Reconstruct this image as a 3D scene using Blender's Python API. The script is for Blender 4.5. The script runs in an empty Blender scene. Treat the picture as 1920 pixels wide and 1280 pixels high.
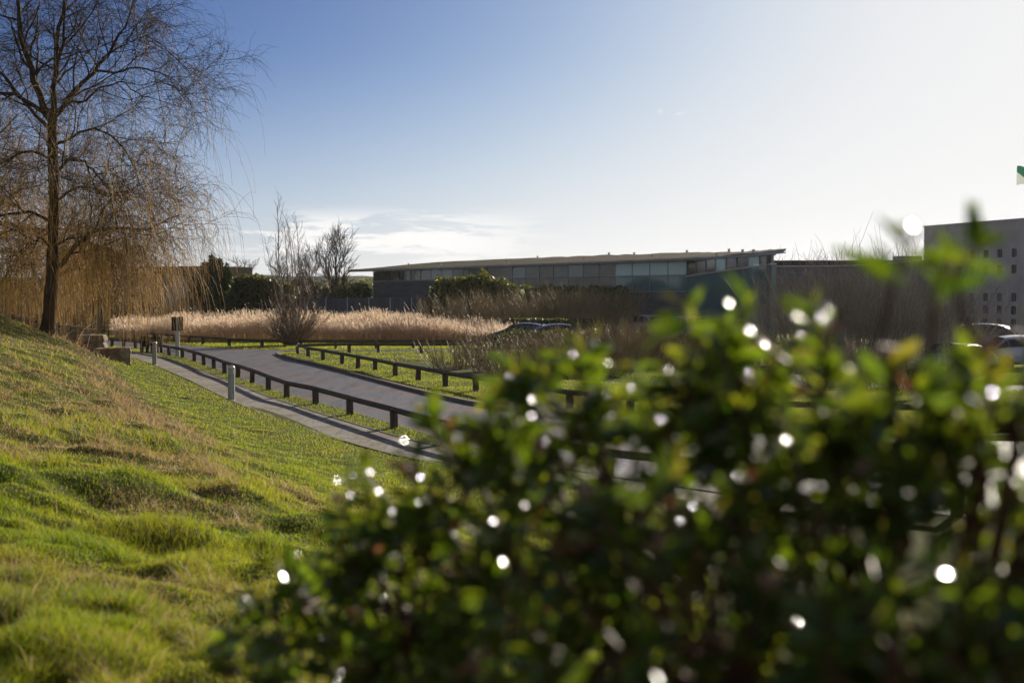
import bpy, math, random
import numpy as np
from mathutils import Vector

random.seed(7)
RNG = np.random.default_rng(7)
S = bpy.context.scene
COL = S.collection
R = math.radians

# ------------------------------------------------------------------ camera model
F, CH = 2666.7, 3.07
PITCH = math.atan((640 - 551) / F)
CP, SP = math.cos(PITCH), math.sin(PITCH)

def ray(px, py):
    u, v = (px - 960) / F, -(py - 640) / F
    return u, CP + v * SP, -SP + v * CP

def G(px, py, z=0.0):
    a, b, c = ray(px, py)
    t = (z - CH) / c
    return (a * t, b * t)

def P(px, py, d):
    a, b, c = ray(px, py)
    t = d / b
    return np.array([a * t, d, CH + c * t])

# ------------------------------------------------------------------ noise
def _hash(ix, iy, seed):
    h = (ix.astype(np.int64) * 374761393 + iy.astype(np.int64) * 668265263 + seed * 144665) & 0x7fffffff
    h = ((h ^ (h >> 13)) * 1274126177) & 0x7fffffff
    return ((h ^ (h >> 16)) & 0xffff) / 65535.0

def vnoise(x, y, seed=0):
    x, y = np.asarray(x, float), np.asarray(y, float)
    ix, iy = np.floor(x), np.floor(y)
    fx, fy = x - ix, y - iy
    fx, fy = fx * fx * (3 - 2 * fx), fy * fy * (3 - 2 * fy)
    a, b = _hash(ix, iy, seed), _hash(ix + 1, iy, seed)
    c, d = _hash(ix, iy + 1, seed), _hash(ix + 1, iy + 1, seed)
    return (a * (1 - fx) + b * fx) * (1 - fy) + (c * (1 - fx) + d * fx) * fy

def fbm(x, y, seed=0, o=3):
    s, a, t = 0, 1, 0
    for k in range(o):
        s = s + a * vnoise(x * 2 ** k, y * 2 ** k, seed + k * 17)
        t += a
        a *= .5
    return s / t

def sstep(a, b, x):
    t = np.clip((x - a) / (b - a), 0, 1)
    return t * t * (3 - 2 * t)

# ------------------------------------------------------------------ terrain
_rows = [
    (-30, [(-14, 2.6), (-4, 1.9), (0, 1.5), (4, 1.0), (8, .5), (12, .1), (14, 0)]),
    (0,  [(-14, 2.6), (-8, 2.2), (-4, 1.8), (0, 1.4), (3, 1.0), (6, .55), (9, .15), (11, 0)]),
    (6,  [(-14, 2.6), (-8, 2.3), (-4, 1.8), (0, 1.38), (3, .95), (6, .4), (9, .05), (10, 0)]),
    (15, [(-14, 2.8), (-8, 2.4), (-4, 1.95), (0, 1.35), (2, 1.0), (4, .5), (6, .15), (8, 0)]),
    (28, [(-14, 3.0), (-8, 2.6), (-4, 2.2), (-1, 1.75), (1, 1.2), (3, .5), (4.5, .16), (6.3, .01)]),
    (41, [(-14, 3.0), (-4, 2.4), (-1, 1.95), (1, 1.4), (2.5, .65), (4, .2), (5.6, .01)]),
    (55, [(-14, 3.0), (-4, 2.7), (-1, 2.25), (.5, 1.65), (2, .9), (4, .2), (5.4, .01)]),
    (64, [(-14, 2.2), (-4, 1.9), (-1, 1.5), (.5, 1.1), (2, .6), (4, .15), (5.2, .01)]),
    (76, [(-14, 0), (5, 0)]),
]
def base_h(x, y):
    n = .945 * x + .326 * y
    z = np.zeros_like(n)
    ys = [r[0] for r in _rows]
    hs = [np.interp(n, [p[0] for p in r[1]], [p[1] for p in r[1]]) for r in _rows]
    for i in range(len(_rows) - 1):
        m = (y >= ys[i]) & (y < ys[i + 1])
        t = (y - ys[i]) / (ys[i + 1] - ys[i])
        t = t * t * (3 - 2 * t)
        z = np.where(m, hs[i] * (1 - t) + hs[i + 1] * t, z)
    return z

def ht(x, y):
    x, y = np.asarray(x, float), np.asarray(y, float)
    z = base_h(x, y)
    rough = sstep(.3, .9, z)
    z = z + rough * ((fbm(x * 1.1, y * 1.1, 3) - .5) * .28 + (vnoise(x * .35, y * .35, 9) - .5) * .3 + (sstep(.5, .8, vnoise(x * 1.9, y * 1.9, 13)) - .3) * .06)
    z = z + sstep(.02, .2, z) * (vnoise(x * 2.6, y * 2.6, 5) - .5) * .075
    far = sstep(300, 1500, np.hypot(x, y))
    z = z - .012 * (1 - sstep(0, .03, z))
    return z

def gz(x, y):
    return float(ht(np.array([x]), np.array([y]))[0])

# ------------------------------------------------------------------ object helpers
def tag(o, label=None, cat=None, group=None, kind=None):
    if label: o['label'] = label
    if cat: o['category'] = cat
    if group: o['group'] = group
    if kind: o['kind'] = kind
    return o

def thing(name, label, cat, loc=(0, 0, 0), rotz=0, group=None):
    o = bpy.data.objects.new(name, None)
    COL.objects.link(o)
    o.empty_display_size = .2
    o.location = loc
    o.rotation_euler = (0, 0, rotz)
    return tag(o, label, cat, group)

def link(name, me, parent=None, loc=None):
    o = bpy.data.objects.new(name, me)
    COL.objects.link(o)
    if parent: o.parent = parent
    if loc is not None: o.location = loc
    return o

def mesh_np(name, V, faces, mat, smooth=False, attrs=None):
    """V (N,3); faces = list of (M,k) int arrays."""
    if not isinstance(faces, (list, tuple)): faces = [faces]
    me = bpy.data.meshes.new(name)
    V = np.asarray(V, np.float32)
    me.vertices.add(len(V))
    me.vertices.foreach_set('co', V.ravel())
    loops = np.concatenate([np.asarray(f, np.int32).ravel() for f in faces])
    tot = np.concatenate([np.full(len(f), f.shape[1], np.int32) for f in faces])
    start = np.concatenate([[0], np.cumsum(tot)[:-1]]).astype(np.int32)
    me.loops.add(len(loops))
    me.loops.foreach_set('vertex_index', loops)
    me.polygons.add(len(tot))
    me.polygons.foreach_set('loop_start', start)
    me.polygons.foreach_set('loop_total', tot)
    if smooth:
        me.polygons.foreach_set('use_smooth', np.ones(len(tot), bool))
    me.update(calc_edges=True)
    for k, v in (attrs or {}).items():
        a = me.attributes.new(k, 'FLOAT', 'POINT')
        a.data.foreach_set('value', np.asarray(v, np.float32))
    if mat: me.materials.append(mat)
    return me

class MB:
    """collects polygons; builds ONE mesh."""
    def __init__(s): s.v, s.f = [], []
    def add(s, vs, fs):
        b = len(s.v)
        s.v += [tuple(map(float, p)) for p in vs]
        s.f += [tuple(i + b for i in f) for f in fs]
        return s
    def quad(s, a, b, c, d): return s.add([a, b, c, d], [(0, 1, 2, 3)])
    def box(s, x0, x1, y0, y1, z0, z1, M=None):
        vs = [(x, y, z) for z in (z0, z1) for y in (y0, y1) for x in (x0, x1)]
        if M: vs = [M(*p) for p in vs]
        return s.add(vs, [(0, 2, 3, 1), (4, 5, 7, 6), (0, 1, 5, 4), (2, 6, 7, 3), (0, 4, 6, 2), (1, 3, 7, 5)])
    def lathe(s, prof, n=16, c=(0, 0, 0)):
        vs, fs = [], []
        for r, z in prof:
            for k in range(n):
                a = 2 * math.pi * k / n
                vs.append((c[0] + r * math.cos(a), c[1] + r * math.sin(a), c[2] + z))
        for i in range(len(prof) - 1):
            for k in range(n):
                fs.append((i * n + k, i * n + (k + 1) % n, (i + 1) * n + (k + 1) % n, (i + 1) * n + k))
        fs.append(tuple(range(n))[::-1])
        fs.append(tuple((len(prof) - 1) * n + k for k in range(n)))
        return s.add(vs, fs)
    def mesh(s, name, mat, bevel=0, smooth=False):
        me = bpy.data.meshes.new(name)
        me.from_pydata(s.v, [], s.f)
        me.update()
        if mat: me.materials.append(mat)
        if smooth:
            for p in me.polygons: p.use_smooth = True
        if bevel:
            import bmesh
            bm = bmesh.new(); bm.from_mesh(me)
            bmesh.ops.recalc_face_normals(bm, faces=bm.faces)
            es = [e for e in bm.edges if len(e.link_faces) == 2 and e.calc_face_angle(0) > .6]
            bmesh.ops.bevel(bm, geom=es, offset=bevel, segments=2, affect='EDGES', profile=.6)
            bm.to_mesh(me); bm.free()
        else:
            import bmesh
            bm = bmesh.new(); bm.from_mesh(me)
            bmesh.ops.recalc_face_normals(bm, faces=bm.faces)
            bm.to_mesh(me); bm.free()
        return me
    def build(s, name, mat, parent=None, bevel=0, smooth=False):
        return link(name, s.mesh(name, mat, bevel, smooth), parent)

# ---- batched tubes
def tubes(batches, sides=4):
    """batches: list of (P (B,n,3), R (B,n)[, sides]); returns V, quads"""
    VV, FF, off = [], [], 0
    for bt in batches:
        Pt, Rd = bt[0], bt[1]
        sd = bt[2] if len(bt) > 2 else sides
        if len(Pt) == 0: continue
        B, n, _ = Pt.shape
        T = np.gradient(Pt, axis=1)
        T /= np.linalg.norm(T, axis=2, keepdims=True) + 1e-9
        mt = T.mean(axis=1)
        ref = np.where(np.abs(mt[:, 2:3]) > .75, np.array([[1., .13, 0]]), np.array([[0, .1, 1.]]))[:, None, :]
        U = np.cross(T, np.broadcast_to(ref, T.shape))
        U /= np.linalg.norm(U, axis=2, keepdims=True) + 1e-9
        W = np.cross(T, U)
        a = np.arange(sd) * 2 * math.pi / sd
        ring = Pt[:, :, None, :] + Rd[:, :, None, None] * (np.cos(a)[None, None, :, None] * U[:, :, None, :] + np.sin(a)[None, None, :, None] * W[:, :, None, :])
        VV.append(ring.reshape(-1, 3))
        idx = np.arange(B * n * sd).reshape(B, n, sd) + off
        nx = np.roll(idx, -1, axis=2)
        FF.append(np.stack([idx[:, :-1], nx[:, :-1], nx[:, 1:], idx[:, 1:]], axis=-1).reshape(-1, 4))
        off += B * n * sd
    return np.concatenate(VV), np.concatenate(FF)

def tube_obj(name, batches, mat, parent=None, sides=4, smooth=True):
    V, Fq = tubes(batches, sides)
    return link(name, mesh_np(name, V, Fq, mat, smooth), parent)

def norm(v): return v / (np.linalg.norm(v, axis=-1, keepdims=True) + 1e-9)

def grow(st, dr, ln, n, wander, trop, rng, tropgrow=0.0):
    """simulate B branches: st,dr (B,3), ln (B,) -> (B,n+1,3). trop: (3,) pull per step."""
    B = len(st)
    out = np.empty((B, n + 1, 3))
    p, d = st.copy(), norm(dr)
    out[:, 0] = p
    for k in range(n):
        d = norm(d + rng.normal(0, wander, (B, 3)) + np.asarray(trop) * (1 + tropgrow * k))
        p = p + d * (ln / n)[:, None]
        out[:, k + 1] = p
    return out

def sprout(Pt, Rd, k, rng, t0=.25, t1=1.0, ang=(30, 65), rr=.6, up=0.0):
    """k children on every parent: starts, dirs, start radius, parent t"""
    B, n, _ = Pt.shape
    t = t0 + (t1 - t0) * ((np.arange(k)[None, :] + rng.random((B, k))) / k)
    f = t * (n - 1)
    i = np.minimum(f.astype(int), n - 2)
    w = (f - i)[..., None]
    bi = np.arange(B)[:, None]
    st = Pt[bi, i] * (1 - w) + Pt[bi, i + 1] * w
    tn = norm(Pt[bi, i + 1] - Pt[bi, i])
    rad = (Rd[bi, i] * (1 - w[..., 0]) + Rd[bi, i + 1] * w[..., 0]) * rr
    rv = norm(rng.normal(0, 1, (B, k, 3)))
    pv = norm(rv - tn * (rv * tn).sum(-1, keepdims=True))
    a = np.radians(rng.uniform(ang[0], ang[1], (B, k)))[..., None]
    d = tn * np.cos(a) + pv * np.sin(a)
    d[..., 2] += up
    return st.reshape(-1, 3), norm(d).reshape(-1, 3), rad.reshape(-1), t.reshape(-1)

def taper(r0, n, r1f=.3):
    return r0[:, None] * np.linspace(1, r1f, n)[None, :]

def resample(pts, n):
    pts = np.asarray(pts, float)
    L = np.concatenate([[0], np.cumsum(np.linalg.norm(np.diff(pts, axis=0), axis=1))])
    t = np.linspace(0, L[-1], n)
    # smooth catmull-like via linear then moving average
    q = np.stack([np.interp(t, L, pts[:, k]) for k in range(pts.shape[1])], axis=1)
    for _ in range(2):
        q[1:-1] = (q[:-2] + 2 * q[1:-1] + q[2:]) / 4
    return q

# ------------------------------------------------------------------ materials
def new_mat(name):
    m = bpy.data.materials.new(name)
    m.use_nodes = True
    nt = m.node_tree
    nt.nodes.clear()
    out = nt.nodes.new('ShaderNodeOutputMaterial')
    return m, nt, out

def nd(nt, t, **kw):
    n = nt.nodes.new(t)
    for k, v in kw.items():
        if k in n.inputs: n.inputs[k].default_value = v
        else: setattr(n, k, v)
    return n

def c4(c): return (c[0], c[1], c[2], 1)

def noise_mix(nt, c1, c2, scale, detail=4, lo=.35, hi=.65, stretch=(1, 1, 1), rough=.6):
    g = nd(nt, 'ShaderNodeNewGeometry')
    mp = nd(nt, 'ShaderNodeMapping')
    mp.inputs['Scale'].default_value = stretch
    nt.links.new(g.outputs['Position'], mp.inputs['Vector'])
    n = nd(nt, 'ShaderNodeTexNoise')
    n.inputs['Scale'].default_value = scale
    n.inputs['Detail'].default_value = detail
    n.inputs['Roughness'].default_value = rough
    nt.links.new(mp.outputs[0], n.inputs['Vector'])
    mr = nd(nt, 'ShaderNodeMapRange')
    mr.inputs['From Min'].default_value = lo
    mr.inputs['From Max'].default_value = hi
    nt.links.new(n.outputs['Fac'], mr.inputs['Value'])
    mx = nd(nt, 'ShaderNodeMix', data_type='RGBA')
    def put(sock, c):
        if hasattr(c, 'is_linked') or hasattr(c, 'links'): nt.links.new(c, sock)
        else: sock.default_value = c4(c)
    nt.links.new(mr.outputs[0], mx.inputs['Factor'])
    put(mx.inputs[6], c1); put(mx.inputs[7], c2)
    return mx.outputs[2], n.outputs['Fac']

def surf(name, c1, c2=None, scale=6, rough=.8, spec=.3, bump=0, bscale=40, stretch=(1, 1, 1), metal=0, c3=None, scale3=.4, lo=.35, hi=.65, coat=0, lo3=.45, hi3=.62):
    m, nt, out = new_mat(name)
    b = nd(nt, 'ShaderNodeBsdfPrincipled')
    b.inputs['Roughness'].default_value = rough
    b.inputs['Specular IOR Level'].default_value = spec
    b.inputs['Metallic'].default_value = metal
    b.inputs['Coat Weight'].default_value = coat
    if c2 is None:
        b.inputs['Base Color'].default_value = c4(c1)
    else:
        col, fac = noise_mix(nt, c1, c2, scale, stretch=stretch, lo=lo, hi=hi)
        if c3 is not None:
            col, _ = noise_mix(nt, col, c3, scale3, lo=lo3, hi=hi3)
        nt.links.new(col, b.inputs['Base Color'])
    if bump:
        g = nd(nt, 'ShaderNodeNewGeometry')
        mp = nd(nt, 'ShaderNodeMapping'); mp.inputs['Scale'].default_value = stretch
        nt.links.new(g.outputs['Position'], mp.inputs['Vector'])
        n2 = nd(nt, 'ShaderNodeTexNoise')
        n2.inputs['Scale'].default_value = bscale
        n2.inputs['Detail'].default_value = 5
        nt.links.new(mp.outputs[0], n2.inputs['Vector'])
        bp = nd(nt, 'ShaderNodeBump')
        bp.inputs['Strength'].default_value = 1
        bp.inputs['Distance'].default_value = bump
        nt.links.new(n2.outputs['Fac'], bp.inputs['Height'])
        nt.links.new(bp.outputs[0], b.inputs['Normal'])
    nt.links.new(b.outputs[0], out.inputs[0])
    return m

def leafmat(name, stops, trans, tfac=.4, rough=.5, spec=.4, attr='tint', bump=0):
    """thin leaf / blade: colour from the per-leaf attribute; part of the light passes through"""
    m, nt, out = new_mat(name)
    at = nd(nt, 'ShaderNodeAttribute', attribute_name=attr)
    def ramp(st):
        r = nd(nt, 'ShaderNodeValToRGB')
        e = r.color_ramp.elements
        while len(e) < len(st): e.new(.5)
        for k, (p, c) in enumerate(st):
            e[k].position = p; e[k].color = c4(c)
        nt.links.new(at.outputs['Fac'], r.inputs[0])
        return r.outputs[0]
    b = nd(nt, 'ShaderNodeBsdfPrincipled')
    b.inputs['Roughness'].default_value = rough
    b.inputs['Specular IOR Level'].default_value = spec
    nt.links.new(ramp(stops), b.inputs['Base Color'])
    if bump:
        g = nd(nt, 'ShaderNodeNewGeometry')
        n2 = nd(nt, 'ShaderNodeTexNoise'); n2.inputs['Scale'].default_value = 90; n2.inputs['Detail'].default_value = 2
        nt.links.new(g.outputs['Position'], n2.inputs['Vector'])
        bp = nd(nt, 'ShaderNodeBump'); bp.inputs['Strength'].default_value = 1; bp.inputs['Distance'].default_value = bump
        nt.links.new(n2.outputs['Fac'], bp.inputs['Height']); nt.links.new(bp.outputs[0], b.inputs['Normal'])
    t = nd(nt, 'ShaderNodeBsdfTranslucent')
    nt.links.new(ramp(trans), t.inputs[0])
    mx = nd(nt, 'ShaderNodeMixShader')
    mx.inputs[0].default_value = tfac
    nt.links.new(b.outputs[0], mx.inputs[1]); nt.links.new(t.outputs[0], mx.inputs[2])
    nt.links.new(mx.outputs[0], out.inputs[0])
    return m

M = {}
HAZE = .00007
M['soil'] = surf('soil', (.062, .076, .013), (.09, .085, .026), scale=5, rough=1, spec=.05, c3=(.06, .08, .012), scale3=.3)
M['asphalt'] = surf('asphalt', (.065, .065, .08), (.2, .193, .21), scale=9, rough=.52, spec=.5, bump=.03, bscale=22, c3=(.2, .13, .08), scale3=.42, lo3=.46, hi3=.62)
def stain(mat, c, scale, stretch, lo, hi, amt):
    nt = mat.node_tree
    b = [n for n in nt.nodes if n.type == 'BSDF_PRINCIPLED'][0]
    src = b.inputs['Base Color'].links[0].from_socket
    g = nd(nt, 'ShaderNodeNewGeometry'); mp = nd(nt, 'ShaderNodeMapping')
    mp.inputs['Rotation'].default_value = (0, 0, R(-21)); mp.inputs['Scale'].default_value = stretch
    nt.links.new(g.outputs['Position'], mp.inputs['Vector'])
    n = nd(nt, 'ShaderNodeTexNoise'); n.inputs['Scale'].default_value = scale; n.inputs['Detail'].default_value = 6; n.inputs['Roughness'].default_value = .65
    nt.links.new(mp.outputs[0], n.inputs['Vector'])
    mr = nd(nt, 'ShaderNodeMapRange'); mr.inputs['From Min'].default_value = lo; mr.inputs['From Max'].default_value = hi; mr.inputs['To Max'].default_value = amt
    nt.links.new(n.outputs['Fac'], mr.inputs['Value'])
    mx = nd(nt, 'ShaderNodeMix', data_type='RGBA'); mx.inputs[7].default_value = c4(c)
    nt.links.new(mr.outputs[0], mx.inputs['Factor']); nt.links.new(src, mx.inputs[6]); nt.links.new(mx.outputs[2], b.inputs['Base Color'])
stain(M['asphalt'], (.04, .04, .046), 1.3, (1.4, .16, 1), .48, .66, .75)
stain(M['asphalt'], (.24, .17, .11), 2.2, (1.1, .3, 1), .56, .7, .7)
stain(M['asphalt'], (.03, .03, .034), 5, (1, 1, 1), .62, .7, .6)
M['path'] = surf('path', (.24, .215, .185), (.36, .33, .285), scale=7, rough=.75, spec=.3, bump=.012, bscale=30, c3=(.2, .165, .125), scale3=.8)
stain(M['path'], (.11, .095, .075), 3.2, (2.2, .35, 1), .5, .66, .7)
M['kerb'] = surf('kerb', (.16, .135, .105), (.24, .21, .17), scale=6, rough=.85, bump=.01, bscale=30)
M['timber'] = surf('timber', (.055, .04, .027), (.12, .088, .058), scale=7, rough=.7, spec=.3, bump=.006, bscale=35, stretch=(1, 1, .25))
M['timber_rail'] = surf('timber_rail', (.06, .045, .03), (.13, .1, .066), scale=5, rough=.6, spec=.35, bump=.006, bscale=30)
M['dark_timber'] = surf('dark_timber', (.012, .01, .009), (.03, .024, .02), scale=6, rough=.75)
M['steel'] = surf('steel', (.35, .34, .31), (.5, .49, .45), scale=30, rough=.4, metal=.8)
M['bollard'] = surf('bollard_paint', (.3, .32, .285), (.37, .39, .35), scale=8, rough=.42, spec=.5, bump=.002)
M['bollard_cap'] = surf('bollard_cap', (.5, .5, .46), (.58, .57, .53), scale=8, rough=.35, spec=.5, metal=.3)
M['lens'] = surf('bollard_lens', (.3, .29, .2), (.38, .36, .26), scale=10, rough=.3, spec=.5)
M['black_plastic'] = surf('black_plastic', (.01, .01, .011), (.017, .016, .015), rough=.6, spec=.15)
M['lampglass'] = surf('lamp_glass', (.02, .015, .008), (.03, .02, .009), rough=.35, spec=.3)
M['pole_grey'] = surf('pole_grey', (.42, .43, .42), (.5, .5, .48), rough=.35, spec=.6)
M['white_paint_and_lit_rail'] = surf('white_paint_and_lit_rail', (.75, .74, .7), (.65, .63, .58), rough=.5)
M['stone'] = surf('stone', (.15, .125, .095), (.3, .26, .2), scale=3.5, rough=.95, bump=.03, bscale=9, c3=(.2, .12, .06), scale3=1.4)
M['bark_dark'] = surf('willow_bark', (.035, .024, .014), (.1, .066, .034), scale=5, rough=.95, bump=.05, bscale=9, stretch=(1, 1, .25))
M['bark'] = surf('branch_bark', (.035, .026, .018), (.075, .055, .036), scale=4, rough=.85)
M['twig_willow'] = surf('willow_twig', (.32, .165, .015), (.5, .28, .03), scale=.8, rough=.6, spec=.15)
M['twig_dark'] = surf('willow_fine_twig', (.052, .032, .015), (.115, .07, .026), scale=.8, rough=.7, spec=.12)
M['bark_birch'] = surf('birch_bark', (.16, .125, .085), (.34, .29, .22), scale=5, rough=.7, stretch=(1, 1, .4))
M['twig_birch'] = surf('birch_twig', (.12, .08, .05), (.22, .15, .09), scale=1, rough=.6)
M['twig_scrub'] = surf('scrub_twig', (.19, .145, .07), (.36, .275, .14), scale=.6, rough=.55, spec=.3)
M['twig_glint'] = surf('thicket_twig', (.14, .115, .085), (.26, .215, .16), scale=.6, rough=.14, spec=1.0)
M['twig_far'] = surf('far_twig', (.05, .04, .03), (.085, .065, .045), scale=.5, rough=.8)

GREEN = (.075, .125, .014)
M['grass'] = leafmat('grass_blade',
    [(0, (.055, .1, .01)), (.35, (.13, .165, .016)), (.62, (.2, .19, .035)), (.8, (.32, .235, .135)), (1, (.19, .115, .075))],
    [(0, (.2, .33, .012)), (.35, (.43, .48, .022)), (.62, (.52, .43, .05)), (.8, (.56, .39, .21)), (1, (.3, .17, .1))], tfac=.5, rough=.5, spec=.3)
M['reed'] = leafmat('reed_stem',
    [(0, (.55, .4, .24)), (.5, (.58, .43, .28)), (1, (.7, .59, .47))],
    [(0, (.62, .42, .22)), (.5, (.75, .55, .36)), (1, (.92, .78, .64))], tfac=.55, rough=.7, spec=.2)
M['bush_leaf'] = leafmat('bush_leaf',
    [(0, (.045, .075, .026)), (.6, (.075, .115, .03)), (.9, (.12, .155, .03)), (1, (.13, .05, .03))],
    [(0, (.08, .15, .008)), (.6, (.2, .285, .01)), (.9, (.36, .38, .014)), (1, (.26, .1, .05))], tfac=.55, rough=.13, spec=.9, bump=0)
M['bush_stem'] = surf('bush_stem', (.12, .035, .022), (.09, .05, .028), scale=20, rough=.5)
M['ivy'] = leafmat('evergreen_leaf',
    [(0, (.035, .055, .016)), (.6, (.075, .09, .024)), (1, (.15, .135, .04))],
    [(0, (.1, .14, .016)), (.6, (.22, .23, .03)), (1, (.4, .31, .07))], tfac=.4, rough=.45, spec=.4)
M['conifer'] = leafmat('conifer_leaf',
    [(0, (.025, .045, .018)), (1, (.065, .085, .026))],
    [(0, (.07, .11, .02)), (1, (.2, .23, .04))], tfac=.2, rough=.5)

# building materials
M['sedum'] = surf('sedum_roof', (.022, .014, .008), (.042, .026, .015), scale=.7, rough=1, spec=.05, bump=.06, bscale=4, c3=(.06, .052, .02), scale3=.2)
M['fascia'] = surf('fascia_metal', (.2, .22, .23), (.26, .28, .29), scale=1, rough=.4, metal=.3)
M['soffit'] = surf('soffit', (.14, .13, .12), (.18, .17, .15), scale=1, rough=.8)
M['slate'] = surf('slate_wall', (.075, .08, .1), (.12, .125, .145), scale=1.2, rough=.7, stretch=(.4, .4, 5))
M['concrete'] = surf('concrete', (.48, .44, .4), (.58, .54, .49), scale=.8, rough=.9, bump=.01, bscale=8, c3=(.42, .38, .34), scale3=.25)
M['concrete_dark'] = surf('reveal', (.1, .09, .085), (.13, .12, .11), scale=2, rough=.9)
M['render_grey'] = surf('grey_render', (.17, .17, .17), (.23, .23, .225), scale=.5, rough=.9)
M['coping'] = surf('coping', (.5, .48, .44), (.58, .56, .52), scale=1, rough=.6)
M['mullion'] = surf('mullion', (.2, .235, .24), (.25, .28, .28), rough=.4, metal=.1)
M['glass_olive'] = surf('glass_olive', (.03, .034, .016), (.075, .075, .035), scale=.5, rough=.08, spec=.6, stretch=(1, 1, .2))
M['glass_teal'] = surf('glass_teal', (.06, .17, .19), (.075, .2, .215), scale=.4, rough=.06, spec=.6)
M['glass_pale'] = surf('glass_pale', (.5, .76, .76), (.56, .82, .81), scale=.5, rough=.15, spec=.5)
M['glass_blind'] = surf('glass_blind', (.1, .105, .09), (.15, .15, .125), scale=.5, rough=.12, spec=.5, stretch=(1, 1, 6))
M['glass_brown'] = surf('glass_brown', (.075, .065, .045), (.13, .115, .08), scale=.6, rough=.12, spec=.5, stretch=(1, 1, 4))
M['glass_black'] = surf('glass_black', (.01, .01, .012), (.02, .018, .018), scale=.5, rough=.08, spec=.5)
M['wall_panel'] = surf('dark_fence_panel', (.05, .056, .07), (.08, .088, .105), scale=.8, rough=.75, stretch=(3, 3, .3))
M['wall_panel_b'] = surf('pale_fence_panel', (.11, .135, .16), (.15, .175, .2), scale=.8, rough=.6, stretch=(3, 3, .3))
M['hill'] = surf('hill', (.03, .036, .03), (.05, .055, .045), scale=.02, rough=1, spec=0)

# ------------------------------------------------------------------ world & sun
SUN_EL, SUN_AZ = R(18), R(28)          # azimuth measured from +Y towards +X
sd = Vector((math.sin(SUN_AZ) * math.cos(SUN_EL), math.cos(SUN_AZ) * math.cos(SUN_EL), math.sin(SUN_EL)))
w = bpy.data.worlds.new('World'); S.world = w
w.use_nodes = True
nt = w.node_tree; nt.nodes.clear()
wo = nd(nt, 'ShaderNodeOutputWorld')
bg = nd(nt, 'ShaderNodeBackground')
sky = nd(nt, 'ShaderNodeTexSky')
sky.sky_type = 'NISHITA'
sky.sun_disc = False
sky.sun_elevation = SUN_EL
sky.sun_rotation = SUN_AZ
sky.altitude = 50
sky.air_density = 0.5
sky.dust_density = 1.15
sky.ozone_density = 4.6
tc = nd(nt, 'ShaderNodeTexCoord')
sep = nd(nt, 'ShaderNodeSeparateXYZ'); nt.links.new(tc.outputs['Generated'], sep.inputs[0])
def mth(op, a, b=None, c=None):
    n = nd(nt, 'ShaderNodeMath', operation=op)
    for i, v in enumerate((a, b, c)):
        if v is None: continue
        if isinstance(v, (int, float)): n.inputs[i].default_value = v
        else: nt.links.new(v, n.inputs[i])
    return n.outputs[0]
def mrange(v, a, b, c=0., d=1., typ='SMOOTHSTEP'):
    n = nd(nt, 'ShaderNodeMapRange', interpolation_type=typ)
    nt.links.new(v, n.inputs['Value'])
    n.inputs['From Min'].default_value = a; n.inputs['From Max'].default_value = b
    n.inputs['To Min'].default_value = c; n.inputs['To Max'].default_value = d
    return n.outputs[0]
mp = nd(nt, 'ShaderNodeMapping'); mp.inputs['Scale'].default_value = (9, 9, 62)
nt.links.new(tc.outputs['Generated'], mp.inputs[0])
cn = nd(nt, 'ShaderNodeTexNoise'); cn.inputs['Scale'].default_value = 1.6; cn.inputs['Detail'].default_value = 7; cn.inputs['Roughness'].default_value = .58
cn.inputs['Distortion'].default_value = .35
nt.links.new(mp.outputs[0], cn.inputs[0])
band = mth('MULTIPLY', mrange(sep.outputs['Z'], .012, .035), mrange(sep.outputs['Z'], .045, .064, 1, 0))
azw = mth('MULTIPLY', mrange(sep.outputs['X'], -.24, -.15), mrange(sep.outputs['X'], -.06, .06, 1, 0))
cl = mth('MULTIPLY', mth('MULTIPLY', mrange(cn.outputs['Fac'], .45, .57), band), azw)
# one tiny high puff
px_ = mth('SUBTRACT', sep.outputs['X'], .112); pz_ = mth('SUBTRACT', sep.outputs['Z'], .126)
dd = mth('ADD', mth('MULTIPLY', px_, px_), mth('MULTIPLY', mth('MULTIPLY', pz_, pz_), 16))
cn2 = nd(nt, 'ShaderNodeTexNoise'); cn2.inputs['Scale'].default_value = 95; cn2.inputs['Detail'].default_value = 4
nt.links.new(tc.outputs['Generated'], cn2.inputs[0])
puff = mth('MULTIPLY', mrange(dd, .00002, .00022, 1, 0), mrange(cn2.outputs['Fac'], .5, .7, 0, .6))
cl = mth('MINIMUM', mth('ADD', mth('MULTIPLY', cl, .95), puff), 1.0)
cmx = nd(nt, 'ShaderNodeMix', data_type='RGBA')
cmx.inputs[7].default_value = (6.9, 6.8, 6.7, 1)
nt.links.new(cl, cmx.inputs['Factor'])
SKYGAIN = .44
SKYTOP = 6.2
SKYPOW = 1.5
sc3 = nd(nt, 'ShaderNodeSeparateColor'); nt.links.new(sky.outputs[0], sc3.inputs[0])
cc3 = nd(nt, 'ShaderNodeCombineColor')
for i in range(3):                      # soft shoulder: the sky never gets brighter than thin bright haze
    g_ = mth('MULTIPLY', mth('POWER', mth('MULTIPLY', sc3.outputs[i], .25), SKYPOW), SKYGAIN * 4)
    q_ = mth('POWER', mth('DIVIDE', g_, SKYTOP), 2.2)
    nt.links.new(mth('DIVIDE', g_, mth('POWER', mth('ADD', q_, 1.0), 1 / 2.2)), cc3.inputs[i])
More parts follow.
